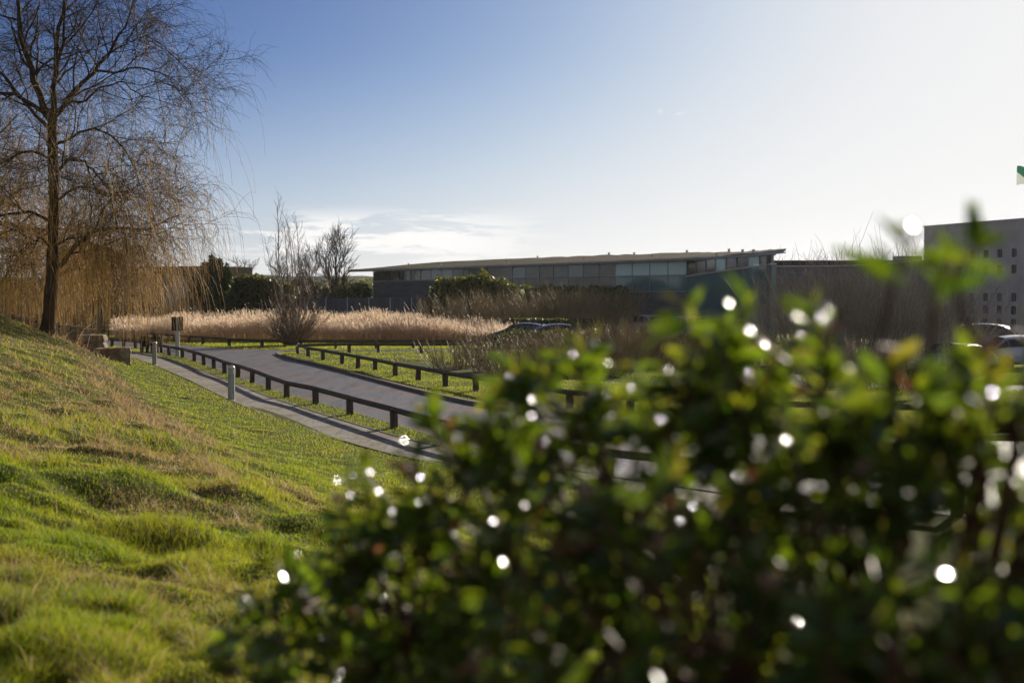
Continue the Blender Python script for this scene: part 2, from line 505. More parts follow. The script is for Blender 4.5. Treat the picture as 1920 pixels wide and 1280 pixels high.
# pale low haze layer near the horizon, part of the sky
hz = nd(nt, 'ShaderNodeMix', data_type='RGBA')
HZ = .62
HZTOP = .17
hzf = mth('MULTIPLY', mth('POWER', mrange(sep.outputs['Z'], 0.0, HZTOP, 1, 0, 'LINEAR'), 1.5), HZ)
nt.links.new(hzf, hz.inputs['Factor'])
hz.inputs[7].default_value = (5.9, 6.0, 6.05, 1)
nt.links.new(cc3.outputs[0], hz.inputs[6])
nt.links.new(hz.outputs[2], cmx.inputs[6])
back_sky_fill = nd(nt, 'ShaderNodeMix', data_type='RGBA')  # unseen brighter sky behind the camera, added to lift the shadows
back_sky_fill.inputs[7].default_value = (4.6, 4.7, 4.9, 1)
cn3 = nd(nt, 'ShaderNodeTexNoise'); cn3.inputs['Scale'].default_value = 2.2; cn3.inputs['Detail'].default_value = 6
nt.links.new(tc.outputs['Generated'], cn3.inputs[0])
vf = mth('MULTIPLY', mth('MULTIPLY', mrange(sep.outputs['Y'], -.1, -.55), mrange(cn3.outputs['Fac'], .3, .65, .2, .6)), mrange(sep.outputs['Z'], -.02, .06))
nt.links.new(vf, back_sky_fill.inputs['Factor'])
nt.links.new(cmx.outputs[2], back_sky_fill.inputs[6])
nt.links.new(back_sky_fill.outputs[2], bg.inputs[0])
bg.inputs['Strength'].default_value = .1
nt.links.new(bg.outputs[0], wo.inputs[0])

sl = bpy.data.lights.new('sun', 'SUN')
sl.energy = 5.0; sl.angle = R(.53); sl.color = (1, .9, .74)
so = bpy.data.objects.new('sun', sl); COL.objects.link(so)
so.rotation_euler = (-sd).to_track_quat('-Z', 'Y').to_euler()
so.location = (30, 60, 40)

# ------------------------------------------------------------------ camera
cam = bpy.data.cameras.new('camera')
cam.lens = 50; cam.sensor_width = 36
cam.clip_start = .05; cam.clip_end = 12000
cam.dof.use_dof = True
cam.dof.focus_distance = 42
cam.dof.aperture_fstop = 2.5
cam.dof.aperture_blades = 0
co = bpy.data.objects.new('camera', cam); COL.objects.link(co)
co.location = (0, 0, CH)
co.rotation_euler = (R(90) - PITCH, 0, 0)
S.camera = co
S.view_settings.view_transform = 'Standard'
S.view_settings.look = 'None'
S.view_settings.exposure = .5
S.view_settings.gamma = 1
S.cycles.use_denoising = True
S.cycles.use_adaptive_sampling = True
S.cycles.adaptive_threshold = .01
S.cycles.max_bounces = 8
S.cycles.transparent_max_bounces = 8
S.cycles.sample_clamp_indirect = 6

# ================================================================== GROUND
def axis(lo, hi, step, far, growth=1.13):
    a = list(np.arange(lo, hi + 1e-6, step))
    s, v = step, hi
    while v < far:
        s *= growth; v += s; a.append(v)
    s, v, pre = step, lo, []
    while v > -far:
        s *= growth; v -= s; pre.append(v)
    return np.array(pre[::-1] + a)
gx, gy = axis(-30, 14, .25, 2200), axis(-2, 78, .25, 2200)
gx = np.concatenate([gx[gx < -12.01], np.arange(-12, 4, .1), gx[gx > 4.01]])
gy = np.concatenate([gy[gy < -2.01], np.arange(-2, 32, .1), gy[gy > 32.01]])
XX, YY = np.meshgrid(gx, gy)
ZZ = ht(XX, YY)
V = np.stack([XX, YY, ZZ], -1).reshape(-1, 3)
ny, nx = XX.shape
ii = np.arange(ny * nx).reshape(ny, nx)
Fq = np.stack([ii[:-1, :-1], ii[:-1, 1:], ii[1:, 1:], ii[1:, :-1]], -1).reshape(-1, 4)
tag(link('ground', mesh_np('ground', V, Fq, M['soil'], True)), kind='structure')

def flat_poly(name, pts, z, mat):
    me = bpy.data.meshes.new(name)
    me.from_pydata([(p[0], p[1], z) for p in pts], [], [tuple(range(len(pts)))])
    me.update(); me.materials.append(mat)
    if me.polygons[0].normal.z < 0: me.flip_normals()
    return tag(link(name, me), kind='structure')

# road
road_left = [(12, 17.2), (8, 18.6), (5, 20.2), (2, 23.1), (.2, 26.2), G(838, 826), G(747, 797), G(660, 772), G(599, 755.5), G(505, 728), G(440, 704), G(380, 682), G(342, 668), G(317, 663.5), G(254, 652.5), G(210, 648.5), G(150, 643)]
road_left = resample(road_left, 60)
road_back = [G(150, 630.5), G(254, 638.5), G(327, 645.5), G(380, 650.5), G(430, 653.5), G(491, 655.3), G(558, 656), (0, 79), (10, 79.2), (40, 80)]
road_back = resample(road_back, 60)
isl_front = [G(521, 664.5), G(530, 669.5), G(560, 677), G(604, 687), G(650, 699), G(698, 712), G(786, 735), G(875, 756), G(953, 769), (1.2, 35.6), (3.2, 33.2), (6.5, 31), (12, 29.6), (40, 28)]
isl_front = resample(isl_front, 80)
isl_back = [G(521, 664.5), G(527, 662.2), G(560, 661.5), G(655, 661.5), (0, 74.2), (10, 74.4), (40, 75)]
isl_back = resample(isl_back, 80)
right_end = [(40, 20), (24, 15.5)]
road_pts = list(map(tuple, road_left)) + list(map(tuple, road_back)) + list(map(tuple, isl_back[::-1])) + list(map(tuple, isl_front[1:])) + [(40, 20.5), (26, 14.5), (16, 15.8)]
flat_poly('road', road_pts, .002, M['asphalt'])

flat_poly('car_park', [(15.5, 40), (60, 38), (62, 118), (8.6, 112), (5.5, 95), (-2, 86.5), (10, 82.5), (14, 78)], .003, surf('car_park_surface', (.2, .195, .19), (.28, .27, .26), scale=4, rough=.8, bump=.01, c3=(.17, .165, .16), scale3=.3))

# footpath
pl = [(3.5, 19.5), (.8, 22.8), G(773, 864), G(646, 826.5), G(578, 807), G(500, 777), G(434, 751.5), G(360, 714), G(290, 684), G(236, 666), (-22.5, 77), (-30, 90)]
pr = [(4.4, 20.3), (1.7, 23.6), G(789, 833), G(643, 789), G(560, 763), G(493, 741), G(429, 714), G(347, 685), G(306, 670), G(250, 658.5), (-21.2, 77.6), (-28.6, 90.5)]
pl, pr = resample(pl, 50), resample(pr, 50)
mb = MB()
for i in range(49):
    mb.quad((*pl[i], .006), (*pr[i], .006), (*pr[i + 1], .006), (*pl[i + 1], .006))
tag(mb.build('footpath', M['path']), kind='structure')
# path edging strips
mb = MB()
for (c, sgn) in ((pl, -1), (pr, 1)):
    for i in range(49):
        t = c[i + 1] - c[i]; t = t / np.linalg.norm(t); n_ = np.array([t[1], -t[0]]) * sgn
        a, b = c[i], c[i + 1]
        mb.add([(*a, -.05), (*b, -.05), (*(b + n_ * .06), -.05), (*(a + n_ * .06), -.05), (*a, .022), (*b, .022), (*(b + n_ * .06), .022), (*(a + n_ * .06), .022)],
               [(4, 5, 6, 7), (0, 1, 5, 4), (3, 7, 6, 2)])
tag(mb.build('path_edging', M['kerb']), kind='structure')

# island lawn (raised) with a shallow ditch
def pd(px, py): return np.array(G(px, py, .1))
ditch = resample([pd(742, 676), pd(800, 684), pd(880, 693), pd(960, 703), (3.5, 50), (9, 47), (18, 46)], 40)
def isl_h(x, y):
    x, y = np.asarray(x, float), np.asarray(y, float)
    d = np.min(np.hypot(x[..., None] - ditch[:, 0], y[..., None] - ditch[:, 1]), axis=-1)
    amt = sstep(-7, -2, x)
    return .1 - .55 * amt * (1 - sstep(.3, 2.2, d)) + (vnoise(x * .5, y * .5, 3) - .5) * .08 * sstep(.5, 3, d)
nw = 40
T = np.linspace(0, 1, nw)[None, :, None]
Ls = isl_front[:, None, :] * (1 - T) + isl_back[:, None, :] * T
zz = isl_h(Ls[..., 0], Ls[..., 1]); zz[:, 0] = .1; zz[:, -1] = .1
V = np.concatenate([Ls, zz[..., None]], -1).reshape(-1, 3)
ii = np.arange(80 * nw).reshape(80, nw)
Fq = np.stack([ii[:-1, :-1], ii[1:, :-1], ii[1:, 1:], ii[:-1, 1:]], -1).reshape(-1, 4)
tag(link('island_ground', mesh_np('island_ground', V, Fq, M['soil'], True)), kind='structure')
mb = MB()
for (c, sgn) in ((isl_front, 1), (isl_back, -1)):
    nn = []
    for i in range(80):
        t = c[min(i + 1, 79)] - c[max(i - 1, 0)]; t = t / np.linalg.norm(t); nn.append(np.array([t[1], -t[0]]) * sgn)
    for i in range(79):
        a, b = c[i], c[i + 1]; a2, b2 = a + nn[i] * .13, b + nn[i + 1] * .13
        mb.add([(*a, .115), (*b, .115), (*b2, .105), (*a2, .105), (*a2, -.05), (*b2, -.05), (*a, -.05), (*b, -.05)], [(0, 1, 2, 3), (3, 2, 5, 4), (0, 6, 7, 1)])
tag(mb.build('kerb', M['kerb']), kind='structure')

# hills at the horizon
def ridge(name, d, prof, mat, depth):
    xs = np.linspace(-1500, 1500, 240)
    pxs = 960 + xs / d * F
    top = np.interp(pxs, [p[0] for p in prof], [p[1] for p in prof])
    z = (551 - top) / F * d + CH
    z = z + (fbm(xs * .02, xs * 0 + d, 4, 4) - .5) * d * .0045
    V, Fc = [], []
    for i, x in enumerate(xs):
        V += [(x, d - depth, -1), (x, d - depth * .4, max(-1, z[i] * .7)), (x, d, max(-.5, z[i])), (x, d + depth, -1)]
    q = []
    for i in range(len(xs) - 1):
        for k in range(3): q.append((i * 4 + k, i * 4 + 4 + k, i * 4 + 5 + k, i * 4 + 1 + k))
    return tag(link(name, mesh_np(name, np.array(V), np.array(q), mat, True)), kind='structure')
ridge('hills', 1500, [(-400, 525), (300, 520), (430, 512), (520, 516), (640, 517), (700, 521), (760, 530), (1000, 540), (2400, 540)], M['hill'], 500)
ridge('hills', 800, [(-400, 530), (430, 534), (600, 531), (640, 538), (700, 545), (2400, 548)], M['hill'], 260)

# ================================================================== GRASS
def pts_in_poly(x, y, poly):
    poly = np.asarray(poly); inside = np.zeros(len(x), bool)
    j = len(poly) - 1
    for i in range(len(poly)):
        xi, yi = poly[i]; xj, yj = poly[j]
        c = ((yi > y) != (yj > y)) & (x < (xj - xi) * (y - yi) / (yj - yi + 1e-12) + xi)
        inside ^= c
        j = i
    return inside
path_poly = np.concatenate([pl, pr[::-1]])
isl_poly = np.concatenate([isl_front, isl_back[::-1]])

def blades(x, y, z, h, wd, tint, lean, rng):
    n = len(x)
    a = rng.uniform(0, 2 * math.pi, n)
    la = rng.uniform(0, 2 * math.pi, n)
    ux, uy = np.cos(a) * wd * .5, np.sin(a) * wd * .5
    lx, ly = np.cos(la) * lean * h, np.sin(la) * lean * h
    V = np.empty((n, 5, 3), np.float32)
    V[:, 0] = np.stack([x - ux, y - uy, z - .01], -1)
    V[:, 1] = np.stack([x + ux, y + uy, z - .01], -1)
    mz = z + h * .55
    V[:, 2] = np.stack([x + ux * .8 + lx * .35, y + uy * .8 + ly * .35, mz], -1)
    V[:, 3] = np.stack([x - ux * .8 + lx * .35, y - uy * .8 + ly * .35, mz], -1)
    V[:, 4] = np.stack([x + lx, y + ly, z + h * np.sqrt(np.maximum(.15, 1 - (lean * .55) ** 2))], -1)
    b = np.arange(n, dtype=np.int32)[:, None] * 5
    return V.reshape(-1, 3), b + np.array([[0, 1, 2, 3]], np.int32), b + np.array([[3, 2, 4]], np.int32), np.repeat(tint, 5)

def grass_obj(name, x, y, z, h, wd, tint, lean, rng, label=None, cat=None):
    V, q, t, tt = blades(x, y, z, h, wd, tint, lean, rng)
    me = mesh_np(name, V, [q, t], M['grass'], False, {'tint': tt})
    return tag(link(name, me), label, cat, None, 'stuff')

fl = [(150, 643.5), (180, 647.5), (210, 650), (232, 652), (254, 654), (285, 660), (317, 666), (342, 670.5), (364, 678), (382, 684), (401, 691), (421, 700), (446, 707.5), (472.5, 717.5), (503, 731), (537.5, 745), (592, 757.5), (656, 778), (739, 803)]
ptsL = [G(*p) for p in fl] + [(-1.35, 29.0), (-.1, 26.4), (1.6, 23.7), (3.7, 21.4), (6.2, 19.7)]
POSTS_L = list(ptsL) + [G(434, 750), G(290, 683.5), G(333, 668)]
rng = np.random.default_rng(11)
def sample_fan(n, d0, d1, a0, a1, mix=.75):
    u = rng.random(n)
    inv = 1 / d0 + (1 / d1 - 1 / d0) * u
    d = 1 / inv
    lg = np.exp(np.log(d0) + (np.log(d1) - np.log(d0)) * rng.random(n))
    d = np.where(rng.random(n) < mix, d, lg)
    th = np.radians(rng.uniform(a0, a1, n))
    return d * np.tan(th), d

x, y = sample_fan(1000000, 3.6, 100, -24, 8)
zb = base_h(x, y)
jx, jy = x + rng.normal(0, .06, len(x)), y + rng.normal(0, .06, len(x))
keep = ~pts_in_poly(jx, jy, path_poly) & ~pts_in_poly(jx, jy, road_pts) & ~pts_in_poly(x, y, isl_poly)
keep &= ~((y > 30) & (zb < .001) & (x < -30))
x, y, zb = x[keep], y[keep], zb[keep]
z = ht(x, y)
d = np.hypot(x, y)
bn = fbm(x * .45, y * .45, 21)
rough = sstep(.48, .8, zb + (bn - .5) * .35)
cl1 = fbm(x * .7, y * .7, 31, 3)          # straw patches
cl2 = fbm(x * 2.4, y * 2.4, 41, 2)        # tussocks
edge = np.exp(-((zb + (bn - .5) * .3 - .84) / .24) ** 2) * sstep(18, 24, y) * (1 - sstep(62, 66, y))   # dead growth along the foot of the bank
fargold = sstep(40, 52, y) * sstep(.9, 1.3, zb)
straw = np.clip(sstep(.48, .57, cl1) * .85 * rough + edge * .85 + fargold * .4 + .06 + .36 * rough * sstep(13, 24, y), 0, .92) * (.28 + .72 * sstep(7, 15, y))
isstraw = rng.random(len(x)) < straw
tint = np.where(isstraw, np.where(rng.random(len(x)) < edge + .15 * fargold, rng.uniform(.8, 1.0, len(x)), rng.uniform(.6, .98, len(x))), np.clip(rng.normal(.31 - .05 * rough, .11, len(x)) + (vnoise(x * .9, y * .9, 77) - .5) * .34 + (vnoise(x * 6, y * 6, 78) - .5) * .22 + .12 * rough * (cl2 - .3), 0, .58))
clod = sstep(.35, .7, vnoise(x * 7, y * 7, 61)) * .6 + sstep(.4, .7, vnoise(x * 2.7, y * 2.7, 62)) * .4
h_l = rng.uniform(.022, .05, len(x)) * (.45 + 1.25 * (clod * (1 - .6 * sstep(20, 34, d)) + .3 * sstep(20, 34, d)))
h_r = rng.uniform(.028, .066, len(x)) * (.5 + 1.7 * sstep(.5, .72, cl2)) * (1 + 1.2 * edge * (rng.random(len(x)) < .6))
h_r = np.where(isstraw & (rng.random(len(x)) < .15), h_r * 2.2, h_r)
h = h_l * (1 - rough) + h_r * rough
for (qx, qy, qr) in ((-16.6, 55.4, 1.3), (-15.2, 55.2, .8), (-17.6, 59.2, 1.3), (-16.9, 51, 1.0), (-19, 60, 2), (-21.5, 61.5, 2)):
    h = h * (1 + 2.6 * np.exp(-((x - qx) ** 2 + (y - qy) ** 2) / qr ** 2) * rng.random(len(x)))
for (qx, qy) in POSTS_L:
    h = h * (1 + 2.2 * np.exp(-((x - qx) ** 2 + (y - qy) ** 2) / .05) * rng.random(len(x)))
wd = np.maximum(.0035, d * .00032) * rng.uniform(.7, 1.4, len(x))
lean = rng.uniform(.2, 1.1, len(x)) + .4 * isstraw
isl = zb > -1
lawn = (rough < .3)
grass_obj('lawn_grass', x[lawn], y[lawn], z[lawn], h[lawn], wd[lawn], tint[lawn], lean[lawn], rng, 'short mown bright green grass between footpath and bank', 'grass')
m_ = ~lawn
grass_obj('rough_grass', x[m_], y[m_], z[m_], h[m_], wd[m_], tint[m_], lean[m_], rng, 'rough tussocky green and straw grass covering the left bank', 'grass')

# island + far verges
x, y = sample_fan(260000, 27, 76, -13, 20, .8)
k = pts_in_poly(x, y, isl_poly)
x, y = x[k], y[k]
z = isl_h(x, y); d = np.hypot(x, y)
dt = np.min(np.hypot(x[:, None] - ditch[None, ::2, 0], y[:, None] - ditch[None, ::2, 1]), axis=1)
inn = (1 - sstep(.5, 2.4, dt)) * sstep(-7, -3, x)
tint = np.clip(rng.normal(.33, .1, len(x)) + (vnoise(x * .6, y * .6, 7) - .5) * .3, 0, .62)
tint = np.where(rng.random(len(x)) < inn * .7, rng.uniform(.7, 1, len(x)), tint)
h = rng.uniform(.025, .06, len(x)) * (1 + 2.5 * inn)
grass_obj('island_grass', x, y, z, h, np.maximum(.004, d * .00034), tint, rng.uniform(.2, 1, len(x)), rng, 'yellow green grass on the kerbed island', 'grass')
x, y = sample_fan(160000, 76, 140, -23, 20, .8)
k = ~pts_in_poly(x, y, road_pts)
x, y = x[k], y[k]; d = np.hypot(x, y)
tint = np.clip(rng.normal(.36, .12, len(x)), 0, .7)
grass_obj('verge_grass', x, y, ht(x, y), rng.uniform(.04, .1, len(x)), d * .0004, tint, rng.uniform(.2, 1, len(x)), rng, 'green grass verge in front of the reeds', 'grass')

# fallen leaves lying about
nl = 2600
lx, ly = sample_fan(nl, 8, 75, -17, 6, .5)
on = pts_in_poly(lx, ly, path_poly) | pts_in_poly(lx, ly, road_pts)
isn = pts_in_poly(lx, ly, isl_poly)
edge_d = np.min(np.hypot(lx[:, None] - np.concatenate([road_left, isl_front, pl, pr])[None, :, 0], ly[:, None] - np.concatenate([road_left, isl_front, pl, pr])[None, :, 1]), axis=1)
k = ~isn & (~on | (rng.random(nl) < np.exp(-edge_d / .5) + .06))
lx, ly, on = lx[k], ly[k], on[k]
lz = np.where(on, .014, ht(lx, ly) + .035)
nl = len(lx); aa = rng.uniform(0, 6.28, nl); sz = rng.uniform(.018, .04, nl); tl = rng.uniform(-.5, .5, nl)
ca, sa = np.cos(aa) * sz, np.sin(aa) * sz
Vl = np.stack([np.stack([lx - ca, ly - sa, lz], -1), np.stack([lx + sa * .6, ly - ca * .6, lz + sz * .2], -1), np.stack([lx + ca, ly + sa, lz + sz * tl * .5 + .006], -1), np.stack([lx - sa * .6, ly + ca * .6, lz + sz * .25], -1)], 1).reshape(-1, 3)
tag(link('fallen_leaves', mesh_np('fallen_leaves', Vl, np.arange(nl * 4).reshape(nl, 4), M['grass'], False, {'tint': np.repeat(rng.uniform(.82, 1, nl), 4)})), 'brown fallen leaves scattered on lawn, path and road edge', 'leaves', None, 'stuff')

# ================================================================== REEDS
def reed_bed():
    n = 11500
    pxs = rng.uniform(215, 1010, n)
    front = np.interp(pxs, [215, 330, 560, 780, 930, 1010], [96, 92, 90, 88, 86, 86])
    dep = front - .5 + 9 * rng.random(n) ** 1.25
    x = (pxs - 960) / F * dep
    keep = dep > front + vnoise(x * .5, dep * .1, 3) * 2
    x, dep, pxs = x[keep], dep[keep], pxs[keep]
    n = len(x)
    H = np.interp(pxs, [215, 300, 380, 620, 760, 830, 930, 1010], [1.3, 1.5, 1.6, 1.72, 1.75, 1.5, 1.2, .9]) * rng.uniform(.78, 1.1, n) * (.76 + .48 * vnoise(x * .45, dep * .45, 8)) * np.where(rng.random(n) < .06, 1.16, 1)
    H = H * (.5 + .5 * sstep(-1, 5.5, dep - np.interp(pxs, [215, 330, 560, 780, 930, 1010], [96, 92, 90, 88, 86, 86])))
    lx, ly = rng.normal(-.12, .1, n), rng.normal(0, .1, n)
    wd = rng.uniform(.014, .026, n)
    a = rng.uniform(0, math.pi, n); ux, uy = np.cos(a) * wd / 2, np.sin(a) * wd / 2
    z0 = np.zeros(n)
    def at(t): return x + lx * H * t * t, dep + ly * H * t * t, H * t
    V = []; Q = []; TT = []
    # stems: 3 levels
    lev = [0, .5, .95]
    VV = np.empty((n, 6, 3))
    for i, t in enumerate(lev):
        px_, py_, pz_ = at(t)
        VV[:, 2 * i] = np.stack([px_ - ux, py_ - uy, pz_], -1)
        VV[:, 2 * i + 1] = np.stack([px_ + ux, py_ + uy, pz_], -1)
    b = np.arange(n)[:, None] * 6
    Q += [b + np.array([[0, 1, 3, 2]]), b + np.array([[2, 3, 5, 4]])]
    V.append(VV.reshape(-1, 3)); TT.append(np.tile(np.array([0, 0, .3, .3, .55, .55]), n) + np.repeat(rng.normal(0, .1, n), 6))
    off = n * 6
    # plumes: feathery cluster of 5 thin diamond flakes
    for k in range(6):
        t = .6 + .07 * k
        px_, py_, pz_ = at(t)
        L = rng.uniform(.1, .26, n); W_ = rng.uniform(.018, .045, n)
        aa = rng.uniform(0, 2 * math.pi, n)
        dx, dy, dz = np.cos(aa) * .45 - .35, np.sin(aa) * .45, rng.uniform(.3, 1, n)
        nn = np.sqrt(dx * dx + dy * dy + dz * dz); dx, dy, dz = dx / nn * L, dy / nn * L, dz / nn * L
        bx, by = -np.sin(aa) * W_ / 2, np.cos(aa) * W_ / 2
        D = np.empty((n, 4, 3))
        D[:, 0] = np.stack([px_, py_, pz_], -1)
        D[:, 1] = np.stack([px_ + dx * .5 + bx, py_ + dy * .5 + by, pz_ + dz * .5], -1)
        D[:, 2] = np.stack([px_ + dx, py_ + dy, pz_ + dz], -1)
        D[:, 3] = np.stack([px_ + dx * .5 - bx, py_ + dy * .5 - by, pz_ + dz * .5], -1)
        V.append(D.reshape(-1, 3)); Q.append(np.arange(n)[:, None] * 4 + off + np.array([[0, 1, 2, 3]])); off += n * 4
        TT.append(np.repeat(np.clip(rng.normal(.88, .14, n), 0, 1), 4))
    # leaves hanging off the stems
    for k in range(2):
        t = rng.uniform(.3, .8, n)
        px_, py_, pz_ = at(t)
        aa = rng.uniform(0, 2 * math.pi, n); L = rng.uniform(.2, .4, n); W_ = .012
        D = np.empty((n, 4, 3))
        ex, ey = np.cos(aa) * L - .1, np.sin(aa) * L
        D[:, 0] = np.stack([px_, py_, pz_ - W_], -1); D[:, 1] = np.stack([px_, py_, pz_ + W_], -1)
        D[:, 2] = np.stack([px_ + ex, py_ + ey, pz_ + .1 + W_], -1); D[:, 3] = np.stack([px_ + ex, py_ + ey, pz_ + .1 - W_], -1)
        V.append(D.reshape(-1, 3)); Q.append(np.arange(n)[:, None] * 4 + off + np.array([[0, 1, 2, 3]])); off += n * 4
        TT.append(np.repeat(np.clip(.25 + .5 * t, 0, 1), 4))
    me = mesh_np('reed_bed', np.concatenate(V), [np.concatenate(Q)], M['reed'], False, {'tint': np.concatenate(TT)})
    tag(link('reed_bed', me), 'pale feathery reed bed behind the far timber rail', 'reeds', None, 'stuff')
reed_bed()

# ================================================================== KNEE RAIL FENCES
PH = .40
post_me = MB()
a_, h1, h2 = .075, .36, .43
# square post with a V notch for the rail (notch runs along local x)
post_me.add([(-a_, -a_, -.2), (a_, -a_, -.2), (a_, a_, -.2), (-a_, a_, -.2),
             (-a_, -a_, h2), (a_, -a_, h2), (a_, a_, h2), (-a_, a_, h2), (-a_, 0, h1), (a_, 0, h1)],
            [(0, 3, 2, 1), (0, 1, 5, 4), (2, 3, 7, 6), (0, 4, 8, 7, 3), (1, 2, 6, 9, 5), (4, 5, 9, 8), (8, 9, 6, 7)])
POST = post_me.mesh('post', M['timber'], bevel=.006)
st = MB()
def strap_ring(r, x0, x1):
    vs = []
    for xx in (x0, x1):
        vs += [(xx, -r, .425), (xx, 0, .425 + r), (xx, r, .425)]
    return vs
st.add(strap_ring(.079, -.025, .025), [(0, 1, 4, 3), (1, 2, 5, 4)])
STRAP = st.mesh('strap', M['steel'])

def knee_fence(name, pts, label, z=0.0, zf=None, mat=None):
    t = thing(name, label, 'fence', (pts[0][0], pts[0][1], 0))
    ox, oy = pts[0]
    n = len(pts)
    for i, p in enumerate(pts):
        a, b = pts[max(i - 1, 0)], pts[min(i + 1, n - 1)]
        ang = math.atan2(b[1] - a[1], b[0] - a[0])
        zz = zf(p[0], p[1]) if zf else z
        o = link('post', POST, t, (p[0] - ox, p[1] - oy, zz)); o.rotation_euler = (random.uniform(-.045, .045), random.uniform(-.045, .045), ang)
        s_ = link('strap', STRAP, o)
    for i in range(n - 1):
        p, q = np.array(pts[i]) - (ox, oy), np.array(pts[i + 1]) - (ox, oy)
        z0 = (zf(*pts[i]) if zf else z) + .428; z1 = (zf(*pts[i + 1]) if zf else z) + .428
        z0 += random.uniform(-.008, .008); z1 += random.uniform(-.008, .008)
        u = (q - p) / np.linalg.norm(q - p); nn = np.array([-u[1], u[0]])
        r = .072
        e = .004
        vs = []
        for (c, zc) in ((p + u * e, z0), (q - u * e, z1)):
            for (du, dz) in ((1, 0), (.3, .72), (0, .9), (-.3, .72), (-1, 0), (0, -1)):
                vs.append((c[0] + nn[0] * r * du, c[1] + nn[1] * r * du, zc + r * dz))
        m = MB().add(vs, [(0, 1, 7, 6), (1, 2, 8, 7), (2, 3, 9, 8), (3, 4, 10, 9), (4, 5, 11, 10), (5, 0, 6, 11), (5, 4, 3, 2, 1, 0), (6, 7, 8, 9, 10, 11)])
        m.build('rail', mat or M['timber_rail'], t)
    return t

knee_fence('knee_rail_fence', ptsL[::-1], 'dark timber knee rail between the footpath and the road, nearest to the bush')
fr = [(559, 663.5), (578, 670), (605.5, 674.7), (641, 682), (671, 688.5), (703, 695), (741, 704), (784, 713), (835, 723.5), (892.5, 734)]
ptsR = [G(*p, .1) for p in fr] + [G(955, 746, .1), (1.5, 36.8), (2.9, 34.8), (5.2, 33.4), (8, 32.2), (11, 31.5)]
ptsB = [G(655, 661, .1), G(710, 661.3, .1), G(790, 661.5, .1), (-.9, 73.3), (2.5, 73.4), (6, 73.5), (9.5, 73.6), (13, 73.8), (16.5, 74)]
knee_fence('knee_rail_fence', ptsR[::-1] + ptsB, 'timber knee rail turning round the point of the grass island', .1)
fb = [(150, 626), (181, 628.5), (204, 631), (228, 632.5), (254, 635), (290, 638.2), (327, 641), (353, 643.5), (380, 645.5), (430, 649.3), (491, 651.7), (558, 653), (630, 653.2), (705, 653.3), (775, 653.3), (850, 653.5), (925, 653.5)]
ptsF = [G(*p) for p in fb] + [(2.5, 80.5), (6, 80.6), (9.5, 80.8), (13, 81)]
knee_fence('knee_rail_fence', ptsF, 'long timber knee rail across the road, running in front of the reed bed')
pw = [P(140, 606, 133), P(160, 605.6, 133), P(180, 604.6, 133.5), P(200, 603.8, 134), P(222, 602.8, 134.5), P(244, 601.6, 135), P(266, 601, 135.5)]
knee_fence('knee_rail_fence', [(p[0], p[1]) for p in pw], 'distant rail coloured pale for its sunlit top, behind the hanging willow twigs', .0, None, M['white_paint_and_lit_rail'])  # white rail colour stands in for sunlight on its top

# ================================================================== BOLLARDS
def bollard(x, y, z, label, ref=None):
    t = thing('bollard', label, 'bollard', (x, y, z), random.uniform(0, 3), 'light bollards beside the footpath')
    if ref:
        for ch in ref.children:
            c = ch.copy(); COL.objects.link(c); c.parent = t
        return t
    MB().lathe([(.105, -.2), (.105, .0), (.1, .01), (.1, .745), (.094, .75)], 24).build('body', M['bollard'], t, smooth=False)
    for k in range(3):
        z0 = .76 + k * .05
        MB().lathe([(.085, z0), (.108, z0 + .004), (.108, z0 + .02), (.085, z0 + .03)], 24).build('louvre', M['bollard_cap'], t)
    MB().lathe([(.078, .745), (.078, .92)], 20).build('lens', M['lens'], t)
    prof = [(.104, .915), (.104, .93)] + [(.104 * math.cos(a), .93 + .09 * math.sin(a)) for a in np.linspace(.1, 1.45, 8)]
    MB().lathe(prof, 24).build('cap', M['bollard_cap'], t, smooth=True)
    return t
b1 = G(434, 750); bo = bollard(b1[0], b1[1], 0, 'grey domed light bollard beside the footpath, larger and nearer of the two')
b2 = G(290, 683.5); bollard(b2[0], b2[1], 0, 'grey domed light bollard near the stone blocks, smaller of the two', bo)

# ================================================================== SIGNAL POST, BARRIER, MARKER
sx, sy = G(333, 668)
t = thing('traffic_signal', 'black back of a signal head on a short pale grey post by the rail', 'signal', (sx, sy, 0))
MB().lathe([(.1, -.2), (.1, 1.22), (.085, 1.24)], 18).build('pole', M['pole_grey'], t)
MB().box(-.05, .05, -.07, .07, 1.2, 1.93).build('bracket', M['bollard'], t, bevel=.01)
for s in (-1, 1):
    m = MB()
    def Mx(x, y, z, s=s):
        a = s * .35
        return (s * .03 + x * math.cos(a) * s - 0, y + abs(x) * math.sin(.35) * .8, z)
    m.box(0, .25, -.04, .12, 1.26, 1.95, lambda x, y, z, s=s: (s * (.05 + x * .92), y - .03 + x * .3, z))
    o = m.build('signal_head', M['black_plastic'], t, bevel=.03)
    mm = MB()
    for k in range(2):
        zc = 1.47 + k * .28
        mm.add([(s * (.05 + .125 * .92) + .075 * math.cos(a), .135 - .03 + .125 * .3, zc + .075 * math.sin(a)) for a in np.linspace(0, 2 * math.pi, 16, endpoint=False)], [tuple(range(16))])
    mm.build('lamp', M['lampglass'], o)
t.rotation_euler = (0, 0, .15)

